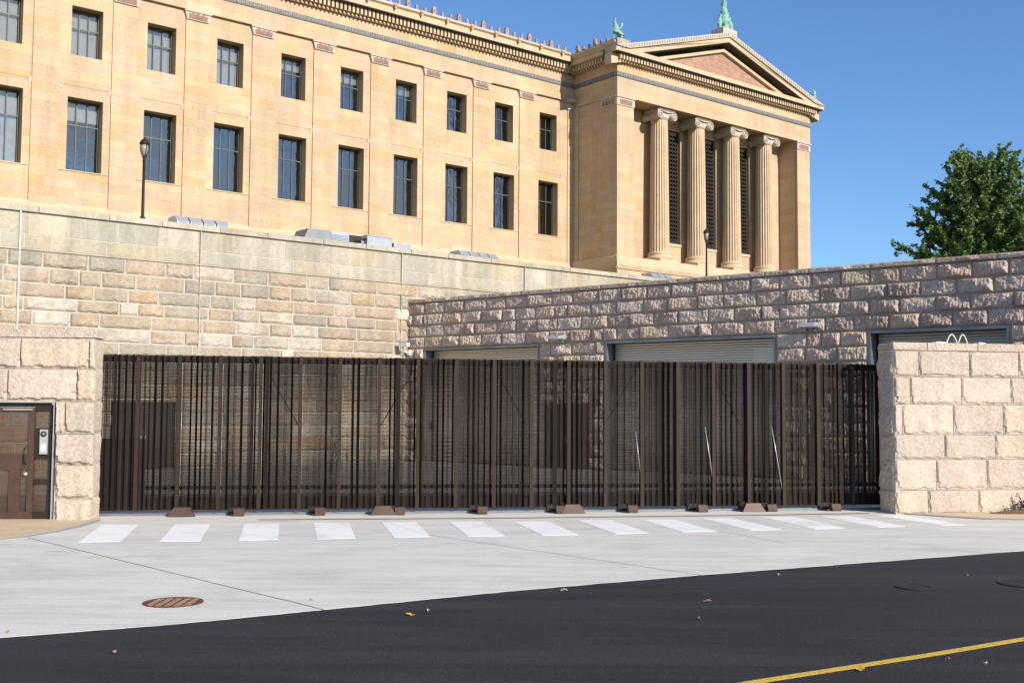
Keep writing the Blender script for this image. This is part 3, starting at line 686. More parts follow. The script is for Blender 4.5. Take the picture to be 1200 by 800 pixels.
# brown steel covers over the rollers on the track
for px in (213, 449, 671, 882):
    s, _ = GAT.hit(px, 603, -.25)
    b = MB(); v = [(-.27, -.10, 0), (.27, -.10, 0), (.27, .10, 0), (-.27, .10, 0), (-.16, -.03, .19), (.16, -.03, .19), (.16, .10, .19), (-.16, .10, .19)]
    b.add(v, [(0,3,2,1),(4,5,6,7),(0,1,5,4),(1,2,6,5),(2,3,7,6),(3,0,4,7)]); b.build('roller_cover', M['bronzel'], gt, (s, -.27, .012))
    b = MB(); b.box(-.1, .1, .0, .16, 0, .2); b.build('roller_axle_block', M['black'], gt, (s-.1, .0, .012))
for px in (280, 375, 468.5, 565, 657, 741, 823, 904, 979):
    s, _ = GAT.hit(px, 603, -.25)
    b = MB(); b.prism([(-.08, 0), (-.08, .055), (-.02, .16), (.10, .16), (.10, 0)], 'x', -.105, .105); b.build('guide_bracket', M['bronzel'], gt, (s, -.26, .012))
    b = MB(); b.box(-.14, .12, .0, .14, .02, .17); b.build('guide_roller', M['black'], gt, (s-.12, -.02, .012))
b = MB(); b.box(-.4, GL, -.01, .04, 0, .05); b.build('track_rail', M['steel'], gt, (0, .06, .004))
# orange striped barrier in the yard behind the gate
s, _ = TER.hit(290, 526)
bt = thing('barrier', 'orange plank barrier on legs seen through the left part of the gate', 'barrier', loc=TER.world(2.4, -5.5), yaw=.5)
for zz_, h_ in ((1.06, .06),):
    b = MB(); b.box(-1.4, 1.6, -.02, .02, zz_, zz_+h_); b.build('plank', M['orange'], bt)
for x in (-1.1, 1.3):
    b = MB(); b.tube([(x, .02, 1.1), (x, -.35, 0)], .025, 6); b.tube([(x, .02, 1.1), (x, .4, 0)], .025, 6); b.build('leg', M['steel'], bt)

# ------------------------------------------------------------------ the museum
mu = thing('museum', 'large tan sandstone museum wing with a temple front of four columns', 'building', FAC)
P_ = 4.793; ZB0 = 8.6
ZL0, ZL1, ZU0, ZU1 = 16.877, 21.465, 24.158, 27.273
ARC, BN0, BN1, FRZ = 28.72, 29.95, 30.32, 31.12
S0, S1 = -14.0, 47.0
IW = list(range(-3, 10))
lwin = [(i*P_, i*P_+2.164) for i in IW]; uwin = [(i*P_+.10, i*P_+2.02) for i in IW]
wall = MB()
def rows_with_holes(mb, z0, z1, holes, y0, y1):
    x = S0
    for a, b in holes: mb.box(x, a, y0, y1, z0, z1); x = b
    mb.box(x, S1, y0, y1, z0, z1)
wall.box(S0, S1, .03, 1.2, ZB0, ZL0); rows_with_holes(wall, ZL0, ZL1, lwin, .03, 1.0)
wall.box(S0, S1, .03, 1.2, ZL1, ZU0); rows_with_holes(wall, ZU0, ZU1, uwin, .03, 1.2); wall.box(S0, S1, .03, 1.2, ZU1, ARC)
mw = wall.build('wall', M['core'], mu)
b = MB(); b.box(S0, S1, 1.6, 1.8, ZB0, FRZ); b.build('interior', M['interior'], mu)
b = MB(); b.box(S0, S1, -.02, 16, ARC+.01, 32.2); b.build('roof_block', M['core'], mu)

# ashlar: collect every block, the largest in the picture become objects of their own
PIL = [(i*P_+2.63, i*P_+4.23) for i in range(-3, 9)]
blocks = []          # (frame matrix kind, x0,x1,z0,z1,y)
def brk(z0, z1, n): return [z0+(z1-z0)*i/n for i in range(n)]
Z = brk(ZB0, ZL0, 14) + brk(ZL0, ZL1, 8) + brk(ZL1, ZU0, 5) + brk(ZU0, ZU1, 5) + brk(ZU1, ARC, 2) + [ARC]
def fill(x0, x1, z0, z1, wmin, wmax, y, lst, kind='f'):
    x = x0; first = True
    while x < x1-1e-4:
        wd = rnd.uniform(wmin, wmax)*(rnd.uniform(.4, 1) if first else 1); first = False
        b = min(x+wd, x1)
        if x1-b < .35: b = x1
        lst.append((kind, x, b, z0, z1, y)); x = b
for i in range(len(Z)-1):
    z0, z1 = Z[i], Z[i+1]
    sp = [(a, b, -.10) for a, b in PIL] + [(46.35, S1, -.08)]
    cuts = []
    if z0 >= ZL0-1e-3 and z1 <= ZL1+1e-3: cuts = lwin
    if z0 >= ZU0-1e-3 and z1 <= ZU1+1e-3: cuts = uwin
    x = S0
    segs = []
    for a, b, y in sp:
        segs.append((x, a, 0)); segs.append((a, b, y)); x = b
    for a, b, y in segs:
        if y < 0: 
            if b-a > 1 : 
                if rnd.random() < .5: blocks.append(('f', a, b, z0, z1, y))
                else:
                    m_ = a+(b-a)*rnd.choice([.35, .5, .65]); blocks.append(('f', a, m_, z0, z1, y)); blocks.append(('f', m_, b, z0, z1, y))
            else: blocks.append(('f', a, b, z0, z1, y))
            continue
        cs = [c_ for c_ in cuts if c_[0] >= a and c_[1] <= b]
        xx = a
        for c_ in cs:
            if c_[0]-xx > .01: fill(xx, c_[0], z0, z1, 1.0, 2.2, 0, blocks)
            xx = c_[1]
        if b-xx > .01: fill(xx, b, z0, z1, 1.1, 2.6, 0, blocks)
for z0, z1 in ((ARC+.03, (ARC+BN0)/2), ((ARC+BN0)/2, BN0), (BN1, FRZ)):
    fill(S0, S1+.0, z0, z1, 1.6, 3.2, -.14, blocks)

# portico body
D = 5.467; PX0, PX1 = 47.0, 73.2; OX0, OX1 = 48.95, 71.25; YB = -3.3; SOF = 28.22; ZP = 14.9
po = MB()
po.box(PX0+.15, OX0-.03, -D+.03, -.001+14, ZB0, ARC); po.box(OX1+.03, PX1-.03, -D+.03, 14, ZB0, ARC)
TW = [(c_-1.45, c_+1.45) for c_ in (55.6, 60.4, 65.2)]; TZ0, TZ1 = 16.95, 27.15
x = OX0-.03
for a, b_ in TW: po.box(x, a, YB+.03, 14, TZ0, TZ1); x = b_
po.box(x, OX1+.03, YB+.03, 14, TZ0, TZ1)
po.box(OX0-.03, OX1+.03, YB+.03, 14, ZB0, TZ0); po.box(OX0-.03, OX1+.03, YB+.03, 14, TZ1, ARC)
po.box(OX0-.03, OX1+.03, -D+.03, YB+.03, ZB0, ZP-.03); po.box(OX0-.03, OX1+.03, -D+.03, YB+.03, SOF+.03, ARC)
po.box(PX0, PX1, -D+.05, 20, ARC, 32.0)
po.build('portico_wall', M['core'], mu)
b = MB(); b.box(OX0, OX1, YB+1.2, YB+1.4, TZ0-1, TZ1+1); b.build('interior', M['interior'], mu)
Zp = brk(ZB0, ZP, 10) + brk(ZP, TZ0, 3) + brk(TZ0, TZ1, 17) + brk(TZ1, SOF, 2) + [SOF]
for i in range(len(Zp)-1):
    z0, z1 = Zp[i], Zp[i+1]
    off = -.12 if z1 > ZP+.01 else -.02
    if z1 <= ZP+.01:
        fill(PX0, PX1, z0, z1, 1.2, 2.6, -D, blocks)
    else:
        for a, b_ in ((PX0, OX0), (OX1, PX1)):
            if rnd.random() < .5: blocks.append(('f', a, b_, z0, z1, -D))
            else: m_ = a+(b_-a)*rnd.choice([.4, .6]); blocks.append(('f', a, m_, z0, z1, -D)); blocks.append(('f', m_, b_, z0, z1, -D))
        xx = OX0
        for a, b_ in (TW if TZ0-.01 <= z0 and z1 <= TZ1+.01 else []):
            fill(xx, a, z0, z1, 1.2, 2.4, YB, blocks); xx = b_
        fill(xx, OX1, z0, z1, 1.2, 2.4, YB, blocks)
        # inner return of the far anta (faces left)
        blocks.append(('r', D-.30, -YB-.01, z0, z1, OX1))
    # left flank of the portico (local x runs from the corner back towards the wing)
    for a, b_, y in ((.0, 1.85, PX0), (1.85, D-.72, PX0+.07), (D-.72, D-.02, PX0)):
        fill(a, b_, z0, z1, 1.1, 2.4, y, blocks, 's')
    fill(-12, .0, z0, z1, 1.4, 2.6, 0, blocks, 'e') if z0 > 99 else None
for z0, z1 in ((SOF, ARC), (ARC, (ARC+BN0)/2-.05), ((ARC+BN0)/2-.05, BN0-.1), (BN1-.1, FRZ-.1)):
    fill(PX0-.04, PX1+.04, z0, z1, 1.8, 3.4, -D-.06, blocks); fill(.0, D-.15, z0, z1, 1.4, 2.8, PX0-.04, blocks, 's')
def bverts(bk):
    kd, x0, x1, z0, z1, y = bk; g = .005
    x0 += g/2; x1 -= g/2; z0 += g/2; z1 -= g/2; d = .14
    if kd == 'f': # front facing; thick enough to show its reveal
        if abs(y) < .001: d = .72
        q = [(x0, y), (x1, y), (x1, y+d), (x0, y+d)]
    elif kd == 's': # flank: x along from corner back; face looks to -x
        q = [(y, -D+x1), (y, -D+x0), (y+d, -D+x0), (y+d, -D+x1)]
    else: q = [(y-.0, -x1+0), (y, -x0), (y+d, -x0), (y+d, -x1)]; q = [(y, -x1), (y, -x0), (y+d, -x0), (y+d, -x1)]
    return [(p[0], p[1], z0) for p in q] + [(p[0], p[1], z1) for p in q]
BF = [(0,3,2,1),(4,5,6,7),(0,1,5,4),(1,2,6,5),(2,3,7,6),(3,0,4,7)]
def psize(bk):
    vs = bverts(bk); c_ = FAC.world(*[sum(v[i] for v in vs)/8 for i in range(3)]); d = (c_-EYE)
    if d.dot(cF) <= 0: return 0
    u_, v_ = 600+FOC*d.dot(cR)/d.dot(cF), 400-FOC*d.dot(cU)/d.dot(cF)
    vis = -5 < u_ < 1205 and -5 < v_ < 330
    if v_ > 238+.115*u_+8: vis = False
    A = (bk[2]-bk[1])*(bk[4]-bk[3])/(d.length**2)*(.5 if bk[0] != 'f' else 1)
    return A if vis else 0
blocks.sort(key=psize, reverse=True)
for bk in blocks[:300]:
    b = MB(); vs = bverts(bk); o0 = vs[0]
    b.add([(v[0]-o0[0], v[1]-o0[1], v[2]-o0[2]) for v in vs], BF); b.build('stone', M['sand'], mw, o0)
b = MB(); tone = []
for bk in blocks[300:]:
    b.add(bverts(bk), BF); tone += [rnd.random()]*6
o = b.build('ashlar_stones', M['sanda'], mw); o['kind'] = 'stuff'
at = o.data.attributes.new('tone', 'FLOAT', 'FACE'); at.data.foreach_set('value', tone)

# windows
def window(x0, W_, z0, z1, trans, key, cache={}):
    if key not in cache:
        f = MB(); t = .06; H_ = z1-z0
        f.box(0, W_, 0.700, 0.800, 0, t*1.2); f.box(0, W_, 0.700, 0.800, H_-t*1.6, H_); f.box(0, t*1.3, 0.700, 0.800, t*1.2, H_-t*1.6); f.box(W_-t*1.3, W_, 0.700, 0.800, t*1.2, H_-t*1.6)
        zt_ = H_*trans; f.box(t*1.3, W_-t*1.3, 0.690, 0.790, zt_, zt_+.075)
        g_ = (W_-t*2.6)/3
        for k in (1, 2): f.box(t*1.3+g_*k-.03, t*1.3+g_*k+.03, 0.685, 0.785, t*1.2, zt_-.0); f.box(t*1.3+g_*k-.03, t*1.3+g_*k+.03, 0.685, 0.785, zt_+.075, H_-t*1.6)
        lo_ = MB(); lo_.box(0, g_-.06, 0, .012, 0, zt_-t*1.2); up_ = MB(); up_.box(0, g_-.06, 0, .012, 0, H_-t*1.6-zt_-.075)
        bl = MB(); bl.box(W_*0+.1, W_-.1, .92, .94, H_*.02, H_*.98)
        bh = MB(); bh.box(W_*0+.1, W_-.1, .92, .94, H_*.72, H_*.98)
        rp = MB(); rp.add([(0, .0, 0), (0, .6, 0), (0, .6, H_), (0, 0, H_)], [(0, 1, 2, 3)]); 
        cache[key] = (f.mesh('window', M['winframe']), lo_.mesh('pane', M['glass']), up_.mesh('pane', M['glass']), t, g_, zt_, bl.mesh('blind', M['blind']), bh.mesh('blind', M['blind']))
    fm, lm, um, t, g_, zt_, bm_, bh_ = cache[key]
    wdw = link('window', fm, mu, (x0, 0, z0))
    for k in range(3):
        link('pane', lm, wdw, (t*1.3+g_*k+.03, .74, t*1.2)); link('pane', um, wdw, (t*1.3+g_*k+.03, .74, zt_+.075))
    return wdw, bm_, bh_
for n_, i in enumerate(IW):
    if i < -1: continue
    wd1, bl, bh = window(i*P_+.10, 1.92, ZU0, ZU1, .60, 'u')
    if i <= 3: link('blind', bl, wd1, (0, 0, 0))
    elif i in (4, 5, 6): link('blind', bh, wd1, (0, 0, 0))
    wd2, bl, bh = window(i*P_, 2.164, ZL0, ZL1, .645, 'l')
    if i in (-1, 0, 1): link('blind', bl if i < 1 else bh, wd2, (0, 0, 0))
    if i == 9:
        b = MB(); b.box(.4, .9, 1.0, 1.05, 3.1, 4.0); b.build('pale_poster', M['blind'], wd2)  # pale panel behind the glass, does not glow
    b = MB(); b.box(i*P_-.42, i*P_+2.58, -.05, .2, ZL0-.07, ZL0-.001); b.build('window_sill', M['sandp'], mu)
    b = MB(); b.box(i*P_-.42, i*P_+2.58, -.022, .1, ZL1+.72, ZL1+.755); b.build('panel_moulding', M['core'], mu)
    for xx in (i*P_-.56, i*P_+2.43):
        b = MB(); b.prism([(-.06, .34), (.0, -.0), (.1, 0), (.1, .34)], 'x', xx, xx+.27); b.build('corbel', M['limew'], mu, (0, -.02, ZL1+.45))
# raised joint strips of pilasters and capitals
for i in range(-2, 9):
    a, b_ = i*P_+2.63, i*P_+4.23
    b = MB(); b.prism([(a+.04, 28.08), (b_-.04, 28.08), (b_+.10, 28.60), (a-.10, 28.60)], 'y', -.20, .05); b.box(a-.15, b_+.15, -.27, .05, 28.601, 28.70)
    cpt = b.build('pilaster_capital', M['limew'], mu)
    b = MB()
    for k in range(7):
        xx = a+.25+k*(b_-a-.5)/6; h_ = .28+.08*(k % 2)
        b.prism([(xx-.07, 28.15), (xx+.07, 28.15), (xx+.10, 28.15+h_), (xx, 28.2+h_), (xx-.10, 28.15+h_)], 'y', -.245, -.19)
    b.build('capital_ornament', M['terrad'], cpt)
b = MB(); b.prism([(a_, z_) for a_, z_ in ((46.3, 28.0), (47.1, 28.0), (47.1, 28.6), (46.1, 28.6))], 'y', -.2, .05); b.box(46.05, 47.0, -.9, .05, 28.601, 28.7); b.build('pilaster_capital', M['limew'], mu)
# portico anta capitals
for a, b_ in ((PX0, OX0), (OX1, PX1)):
    b = MB(); b.box(a-.12, b_+.12, -D-.16, -D+.2, 28.10, 28.21); b.box(a-.05, b_+.05, -D-.07, -D+.1, 27.45, 28.099); cpt = b.build('anta_capital', M['limew'], mu)
    b = MB()
    for k in range(5):
        xx = a+.4+k*(b_-a-.8)/4
        b.prism([(xx-.15, 27.55), (xx+.15, 27.55), (xx+.12, 27.95), (xx-.12, 27.95)], 'y', -D-.10, -D-.06)
    b.build('capital_ornament', M['terrad'], cpt)
b = MB(); b.box(PX0-.16, PX0+.1, -D-.0, -D+1.9, 28.10, 28.21); b.box(PX0-.07, PX0+.1, -D+.0, -D+1.85, 27.45, 28.099); cpt = b.build('anta_capital', M['limew'], mu)
b = MB()
for k in range(4): b.box(PX0-.10, PX0-.06, -D+.3+k*.38, -D+.55+k*.38, 27.55, 27.95)
b.build('capital_ornament', M['terrad'], cpt)
# moulding lines of the entablature
b = MB(); b.box(S0, PX0-.0, -.22, .0, ARC-.01, ARC+.03); b.build('architrave_moulding', M['core'], mu)
b = MB(); b.box(S0, PX0-.10, -.20, .0, BN0, BN1); b.box(PX0-.12, PX1+.12, -D-.14, -D+.1, BN0-.1, BN1-.1); b.box(PX0-.12, PX0+.1, -D+.1, -.20, BN0-.1, BN1-.1); gb = b.build('frieze_band', M['band'], mu)
b = MB()
x = -1.0
while x < PX0-.3: b.box(x, x+.09, -.23, -.2, BN0+.06, BN1-.06); b.box(x+.14, x+.2, -.23, -.2, BN0+.12, BN1-.04); x += .3
x = PX0
while x < PX1: b.box(x, x+.09, -D-.17, -D-.14, BN0-.04, BN1-.16); b.box(x+.14, x+.2, -D-.17, -D-.14, BN0+.02, BN1-.14); x += .3
y = -D+.1
while y < -.4: b.box(PX0-.15, PX0-.12, y, y+.09, BN0-.04, BN1-.16); y += .3
o = b.build('band_relief', M['bandl'], gb); o['kind'] = 'stuff'
# cornice of the wing: dentils, corona, gutter
b = MB(); b.box(S0, PX0-.9, -.35, .0, FRZ, FRZ+.10); b.box(S0, PX0-.4, -.42, .0, FRZ+.55, 31.86); b.box(S0, PX0-1.05, -1.05, .0, 31.86, 32.30)
b.prism([(-1.05, 32.30), (-1.22, 32.42), (-1.22, 32.50), (-.9, 32.50), (-.9, 32.30)], 'x', S0, PX0-1.2)
b.build('cornice', M['sandp'], mu)
b = MB(); b.box(S0, PX0-1.06, -1.02, -.425, 31.80, 31.858); b.build('soffit_shade_strip', M['lattice'], mu)  # dark strip added as the shadow gap below the corona
b = MB(); b.box(PX0-.97, PX1+.97, -D-.97, -D-.385, 31.545, 31.598); b.build('soffit_shade_strip', M['lattice'], mu)  # same painted shadow strip below the portico corona
b = MB(); b.box(S0, PX0-1.1, -1.16, 2, 32.501, 32.62); b.build('gutter', M['galv'], mu)
b = MB(); x = -2
while x < PX0-.6:
    b.box(x, x+.19, -.72, -.3, FRZ+.16, FRZ+.70); b.box(x+.03, x+.16, -.55, -.3, FRZ-.02, FRZ+.16); x += .345
o = b.build('dentils', M['sandp'], mu); o['kind'] = 'stuff'
# plain sandstone moulding under dentils, cornice of the portico
CT = 31.55
b = MB()
b.box(PX0-.2, PX1+.2, -D-.3, -D+.3, FRZ-.10, FRZ-.0); b.box(PX0-.30, PX1+.3, -D-.38, -D+.3, FRZ+.45, CT+.05)
b.box(PX0-1.0, PX1+1.0, -D-1.0, -D+.3, CT+.05, CT+.42)
b.box(PX0-.3, PX0+.3, -D+.3, -.1, FRZ+.45, CT+.05); b.box(PX0-.2, PX0+.3, -D+.3, -.1, FRZ-.1, FRZ); b.box(PX0-1.0, PX0+.3, -D+.3, -.1, CT+.05, CT+.60)
b.prism([(PX0-1.0, CT+.6), (PX0-1.18, CT+.75), (PX0-1.18, CT+.9), (PX0-.5, CT+.9), (PX0-.5, CT+.6)], 'y', -D-.9, -.9)
b.build('portico_cornice', M['sandp'], mu)
b = MB(); x = PX0-.28
while x < PX1+.2:
    b.box(x, x+.19, -D-.70, -D-.28, FRZ-.0, FRZ+.45); b.box(x+.03, x+.16, -D-.5, -D-.28, FRZ-.14, FRZ); x += .345
y = -D-.3
while y < -.3: b.box(PX0-.70, PX0-.28, y, y+.19, FRZ, FRZ+.45); b.box(PX0-.5, PX0-.28, y+.03, y+.16, FRZ-.14, FRZ); y += .345
o = b.build('dentils', M['sandp'], mu); o['kind'] = 'stuff'
# pediment
XA = 60.1; TL, TR = PX0-1.05, PX1+1.05; ZR = CT+.42; AP = 36.15; slope = (AP-ZR)/(XA-TL)
def rake(mb, d0, d1, y0, y1, trim=0):
    """band parallel to the rake, between heights d0,d1 below the top line"""
    for sx in (-1, 1):
        xe = TL if sx < 0 else TR
        def zt2(x, d): return AP - d - slope*abs(x-XA)
        xa_, xb_ = xe - sx*trim, XA
        pts = [(xa_, max(zt2(xa_, d0), ZR)), (xb_, AP-d0), (xb_, AP-d1), (xe - sx*(trim + max(0, 0)), max(zt2(xa_, d1), ZR))]
        # lower edge meets the horizontal cornice before the tip
        xm = XA + sx*(AP-d1-ZR)/slope
        xm = xe-sx*trim if abs(xm-XA) > abs(xa_-XA) else xm
        pts = [(xa_, zt2(xa_, d0)), (XA, AP-d0), (XA, AP-d1), (xm, zt2(xm, d1))]
        if zt2(xa_, d1) < ZR: pts.append((xa_, ZR))
        mb.prism(pts, 'y', y0, y1)
b = MB(); rake(b, 0, .42, -D-1.12, -D-.2); rk = b.build('raking_band', M['limew'], mu)
b = MB()
for sx in (-1, 1):
    n = 44
    for k in range(n):
        xx = XA + sx*(.25 + k*(13.5)/n); zz_ = AP - slope*abs(xx-XA)
        b.box(xx-.055, xx+.055, -D-1.15, -D-1.12, zz_-.33, zz_-.09)
o = b.build('band_ornament', M['bandl'], rk); o['kind'] = 'stuff'
b = MB(); rake(b, .425, .88, -D-.98, -D+.5); rake(b, 1.36, 1.62, -D-.40, -D+.4); b.build('raking_cornice', M['sandp'], mu)
b = MB(); rake(b, .883, .93, -D-.94, -D+.37, trim=2.6); b.build('soffit_shade_strip', M['soff'], mu)  # dark lining added to blacken the shadow under the rakes
b = MB(); rake(b, .88, 1.36, -D+.38, -D+.6); b.build('raking_soffit', M['soff'], mu)  # recess coloured dark to deepen the shadow in it
zz2 = AP-1.60; xm = (zz2-ZR)/slope
b = MB(); b.prism([(XA-xm, ZR), (XA+xm, ZR), (XA, zz2)], 'y', -D-.10, -D+.5); b.build('tympanum', M['tymp'], mu)
# roofs
b = MB(); b.add([(TL, -D-1.0, ZR), (XA, -D-1.0, AP-.02), (TR, -D-1.0, ZR), (TL, 20, ZR), (XA, 20, AP-.02), (TR, 20, ZR)], [(0, 1, 4, 3), (1, 2, 5, 4), (3, 4, 5), (0, 2, 1)][:3]); b.build('portico_roof', M['terra'], mu)
b = MB(); b.add([(S0, -1.0, 32.63), (PX0, -1.0, 32.63), (PX0, 12, 34.2), (S0, 12, 34.2)], [(0, 1, 2, 3)]); b.build('wing_roof', M['terra'], mu)
# antefixes: upright palmette tiles along the eaves
def antefix(sc):
    b = MB(); pts = []
    for k in range(9):
        a = math.pi*k/8; r = (.26 if k % 2 == 0 else .21); pts.append((r*.62*math.cos(a), .28+r*1.25*math.sin(a)))
    pts = [(.13, 0)] + pts + [(-.13, 0)]
    b.prism([(p[0]*sc, p[1]*sc) for p in pts], 'y', -.09*sc, .09*sc); b.box(-.1*sc, .1*sc, .0, .7*sc, 0, .2*sc)
    b.ball((0, -.09*sc, .30*sc), .07*sc, n=4)
    return b.mesh('antefix', M['terra'])
am, al = antefix(.75), antefix(1.15)
x = 10.0; k = 0
sprm = MB(); sprm.ball((0, 0, 0), .17, (1, 1.2, 1), 6); sprm.prism([(-.1, -.05), (.1, -.05), (.07, -.28), (-.07, -.28)], 'y', -.1, .1); spm = sprm.mesh('gutter_spout', M['sandp'])
while x < PX0-1.6:
    big = k % 3 == 0
    link('antefix', al if big else am, mu, (x, -1.0, 32.62))
    if k % 3 == 1: link('gutter_spout', spm, mu, (x+.35, -1.22, 32.46))
    x += .80; k += 1
y = -D+.1; k = 1
while y < -1.3:
    o = link('antefix', al if k % 3 == 0 else am, mu, (PX0-1.05, y, CT+.9)); o.rotation_euler = (0, 0, -math.pi/2)
    y += .72; k += 1
# columns
def volute(b, x, z, y0, y1, r, sx):
    # rolled scroll: spiral front and back, waisted bolster between
    n = 7; prof = [(r, y0), (r*.93, y0+.12), (r*.62, (y0+y1)/2), (r*.93, y1-.12), (r, y1)]
    b.lathe([(p[0], p[1]) for p in prof], (x, 0, z), 20, ax='y')
    for yy, dd_ in ((y0, -1), (y1, 1)):
        pts = []
        for k in range(34):
            a = k*.36; rr = r*(.98-.026*k); 
            pts.append((x + sx*rr*math.sin(a), yy+dd_*.035, z + rr*math.cos(a)))
        b.tube(pts, .055, 5); b.ball((x, yy+dd_*.03, z), .09, n=5)
colx = [53.2, 58.0, 62.8, 67.55]
def column():
    t = []
    b = MB(); b.box(-1.12, 1.12, -1.12, 1.12, 0, .22); b.lathe([(1.12, .22), (1.17, .30), (1.15, .42), (1.04, .48), (.98, .56), (1.0, .64), (1.05, .70), (.99, .80), (.9, .84)], n=36)
    t.append(('column_base', b.mesh('column_base', M['sandp'])))
    b = MB(); nf = 22; seg = nf*6; hts = [.84, 1.0, 4, 7, 9.5, 11.2, 12.25]; vs = []
    for h_ in hts:
        f_ = (h_-.84)/11.4; r_ = .86 - .12*f_ - .01*math.sin(f_*math.pi)*-1
        for j in range(seg):
            a = 2*math.pi*j/seg; q = (j % 6)/6; d = .085*math.sin(math.pi*min(1, q*1.2)) if q < .84 else 0
            if h_ in (.84, 12.25): d *= .2
            vs.append(((r_-d)*math.cos(a), (r_-d)*math.sin(a), h_))
    b.add(vs, [(i*seg+j, i*seg+(j+1) % seg, (i+1)*seg+(j+1) % seg, (i+1)*seg+j) for i in range(len(hts)-1) for j in range(seg)])
    t.append(('column_shaft', b.mesh('column_shaft', M['sandp'])))
    b = MB(); b.lathe([(.74, 12.2), (.80, 12.3), (.92, 12.52), (.86, 12.62)], n=28)
    b.prism([(-1.0, 12.62), (-.5, 12.55), (.5, 12.55), (1.0, 12.62), (1.05, 12.98), (-1.05, 12.98)], 'y', -.84, .84); b.box(-1.0, 1.0, -.92, .92, 12.98, 13.12)
    for sx in (-1, 1): volute(b, sx*.86, 12.50, -.94, .94, .38, sx)
    b.tube([(-.86, -.96, 12.88), (0, -.96, 12.78), (.86, -.96, 12.88)], .06, 6)
    t.append(('column_capital', b.mesh('column_capital', M['limew'])))
    return t
cm = column()
k = (SOF-ZP-.0)/13.12
for cx in colx:
    base = link('column', cm[1][1], mu, (cx, -D+1.12, ZP)); base.scale = (1, 1, k)
    for nme, me in (cm[0], cm[2]): link(nme, me, base)
# tall lattice windows behind the columns
lt = MB(); W_, H_ = 2.9, TZ1-TZ0
fr = MB(); fr.box(0, .12, .25, .4, 0, H_); fr.box(W_-.12, W_, .25, .4, 0, H_); fr.box(.12, W_-.12, .25, .4, 0, .3); fr.box(.12, W_-.12, .25, .4, H_-.2, H_)
for k in range(1, 8): fr.box(W_*k/8-.03, W_*k/8+.03, .27, .36, .3, H_-.2)
for k in range(1, 28): fr.box(.12, W_-.12, .28, .35, H_*k/28-.025, H_*k/28+.025)
for k in range(0, 27):
    for j in range(8):
        xx, zz_ = W_*(j+.5)/8, .35+H_*(k+.2)/28
        lt.lathe([(.075, -.03), (.105, 0), (.075, .03)], (xx, .28, zz_), 8, ax='y')
fm = fr.mesh('lattice_window', M['lattice']); lm = lt.mesh('lattice_rosettes', M['lattice'])
pn = MB(); pn.box(.12, W_-.12, .37, .39, .3, H_-.2); pm_ = pn.mesh('pane', M['glass'])
for a, b_ in TW:
    wdw = link('lattice_window', fm, mu, (a, YB, TZ0)); o = link('lattice_rosettes', lm, wdw); o['kind'] = 'stuff'; link('pane', pm_, wdw)
    b = MB(); b.box(a-.1, b_+.1, YB-.08, YB+.1, TZ0-.22, TZ0-.001); b.build('window_sill', M['limew'], mu)
# projecting plinth under the portico
b = MB(); b.prism([(-D-.001, 13.75), (-D-.10, 13.8), (-D-.20, 14.1), (-D-.20, 14.35), (-D-.14, 14.8), (-D-.001, 14.9)], 'x', PX0-.20, PX1+.20)
b.prism([(PX0-.001, 13.75), (PX0-.10, 13.8), (PX0-.20, 14.1), (PX0-.20, 14.35), (PX0-.14, 14.8), (PX0-.001, 14.9)], 'y', -D-.199, -.05)
b.build('plinth_moulding', M['sandp'], mu)
b = MB(); b.prism([(-.001, 13.9), (-.16, 13.9), (-.16, 14.45), (-.04, 14.7), (-.001, 14.7)], 'x', S0, PX0-.345); b.build('wing_plinth', M['sandp'], mu)

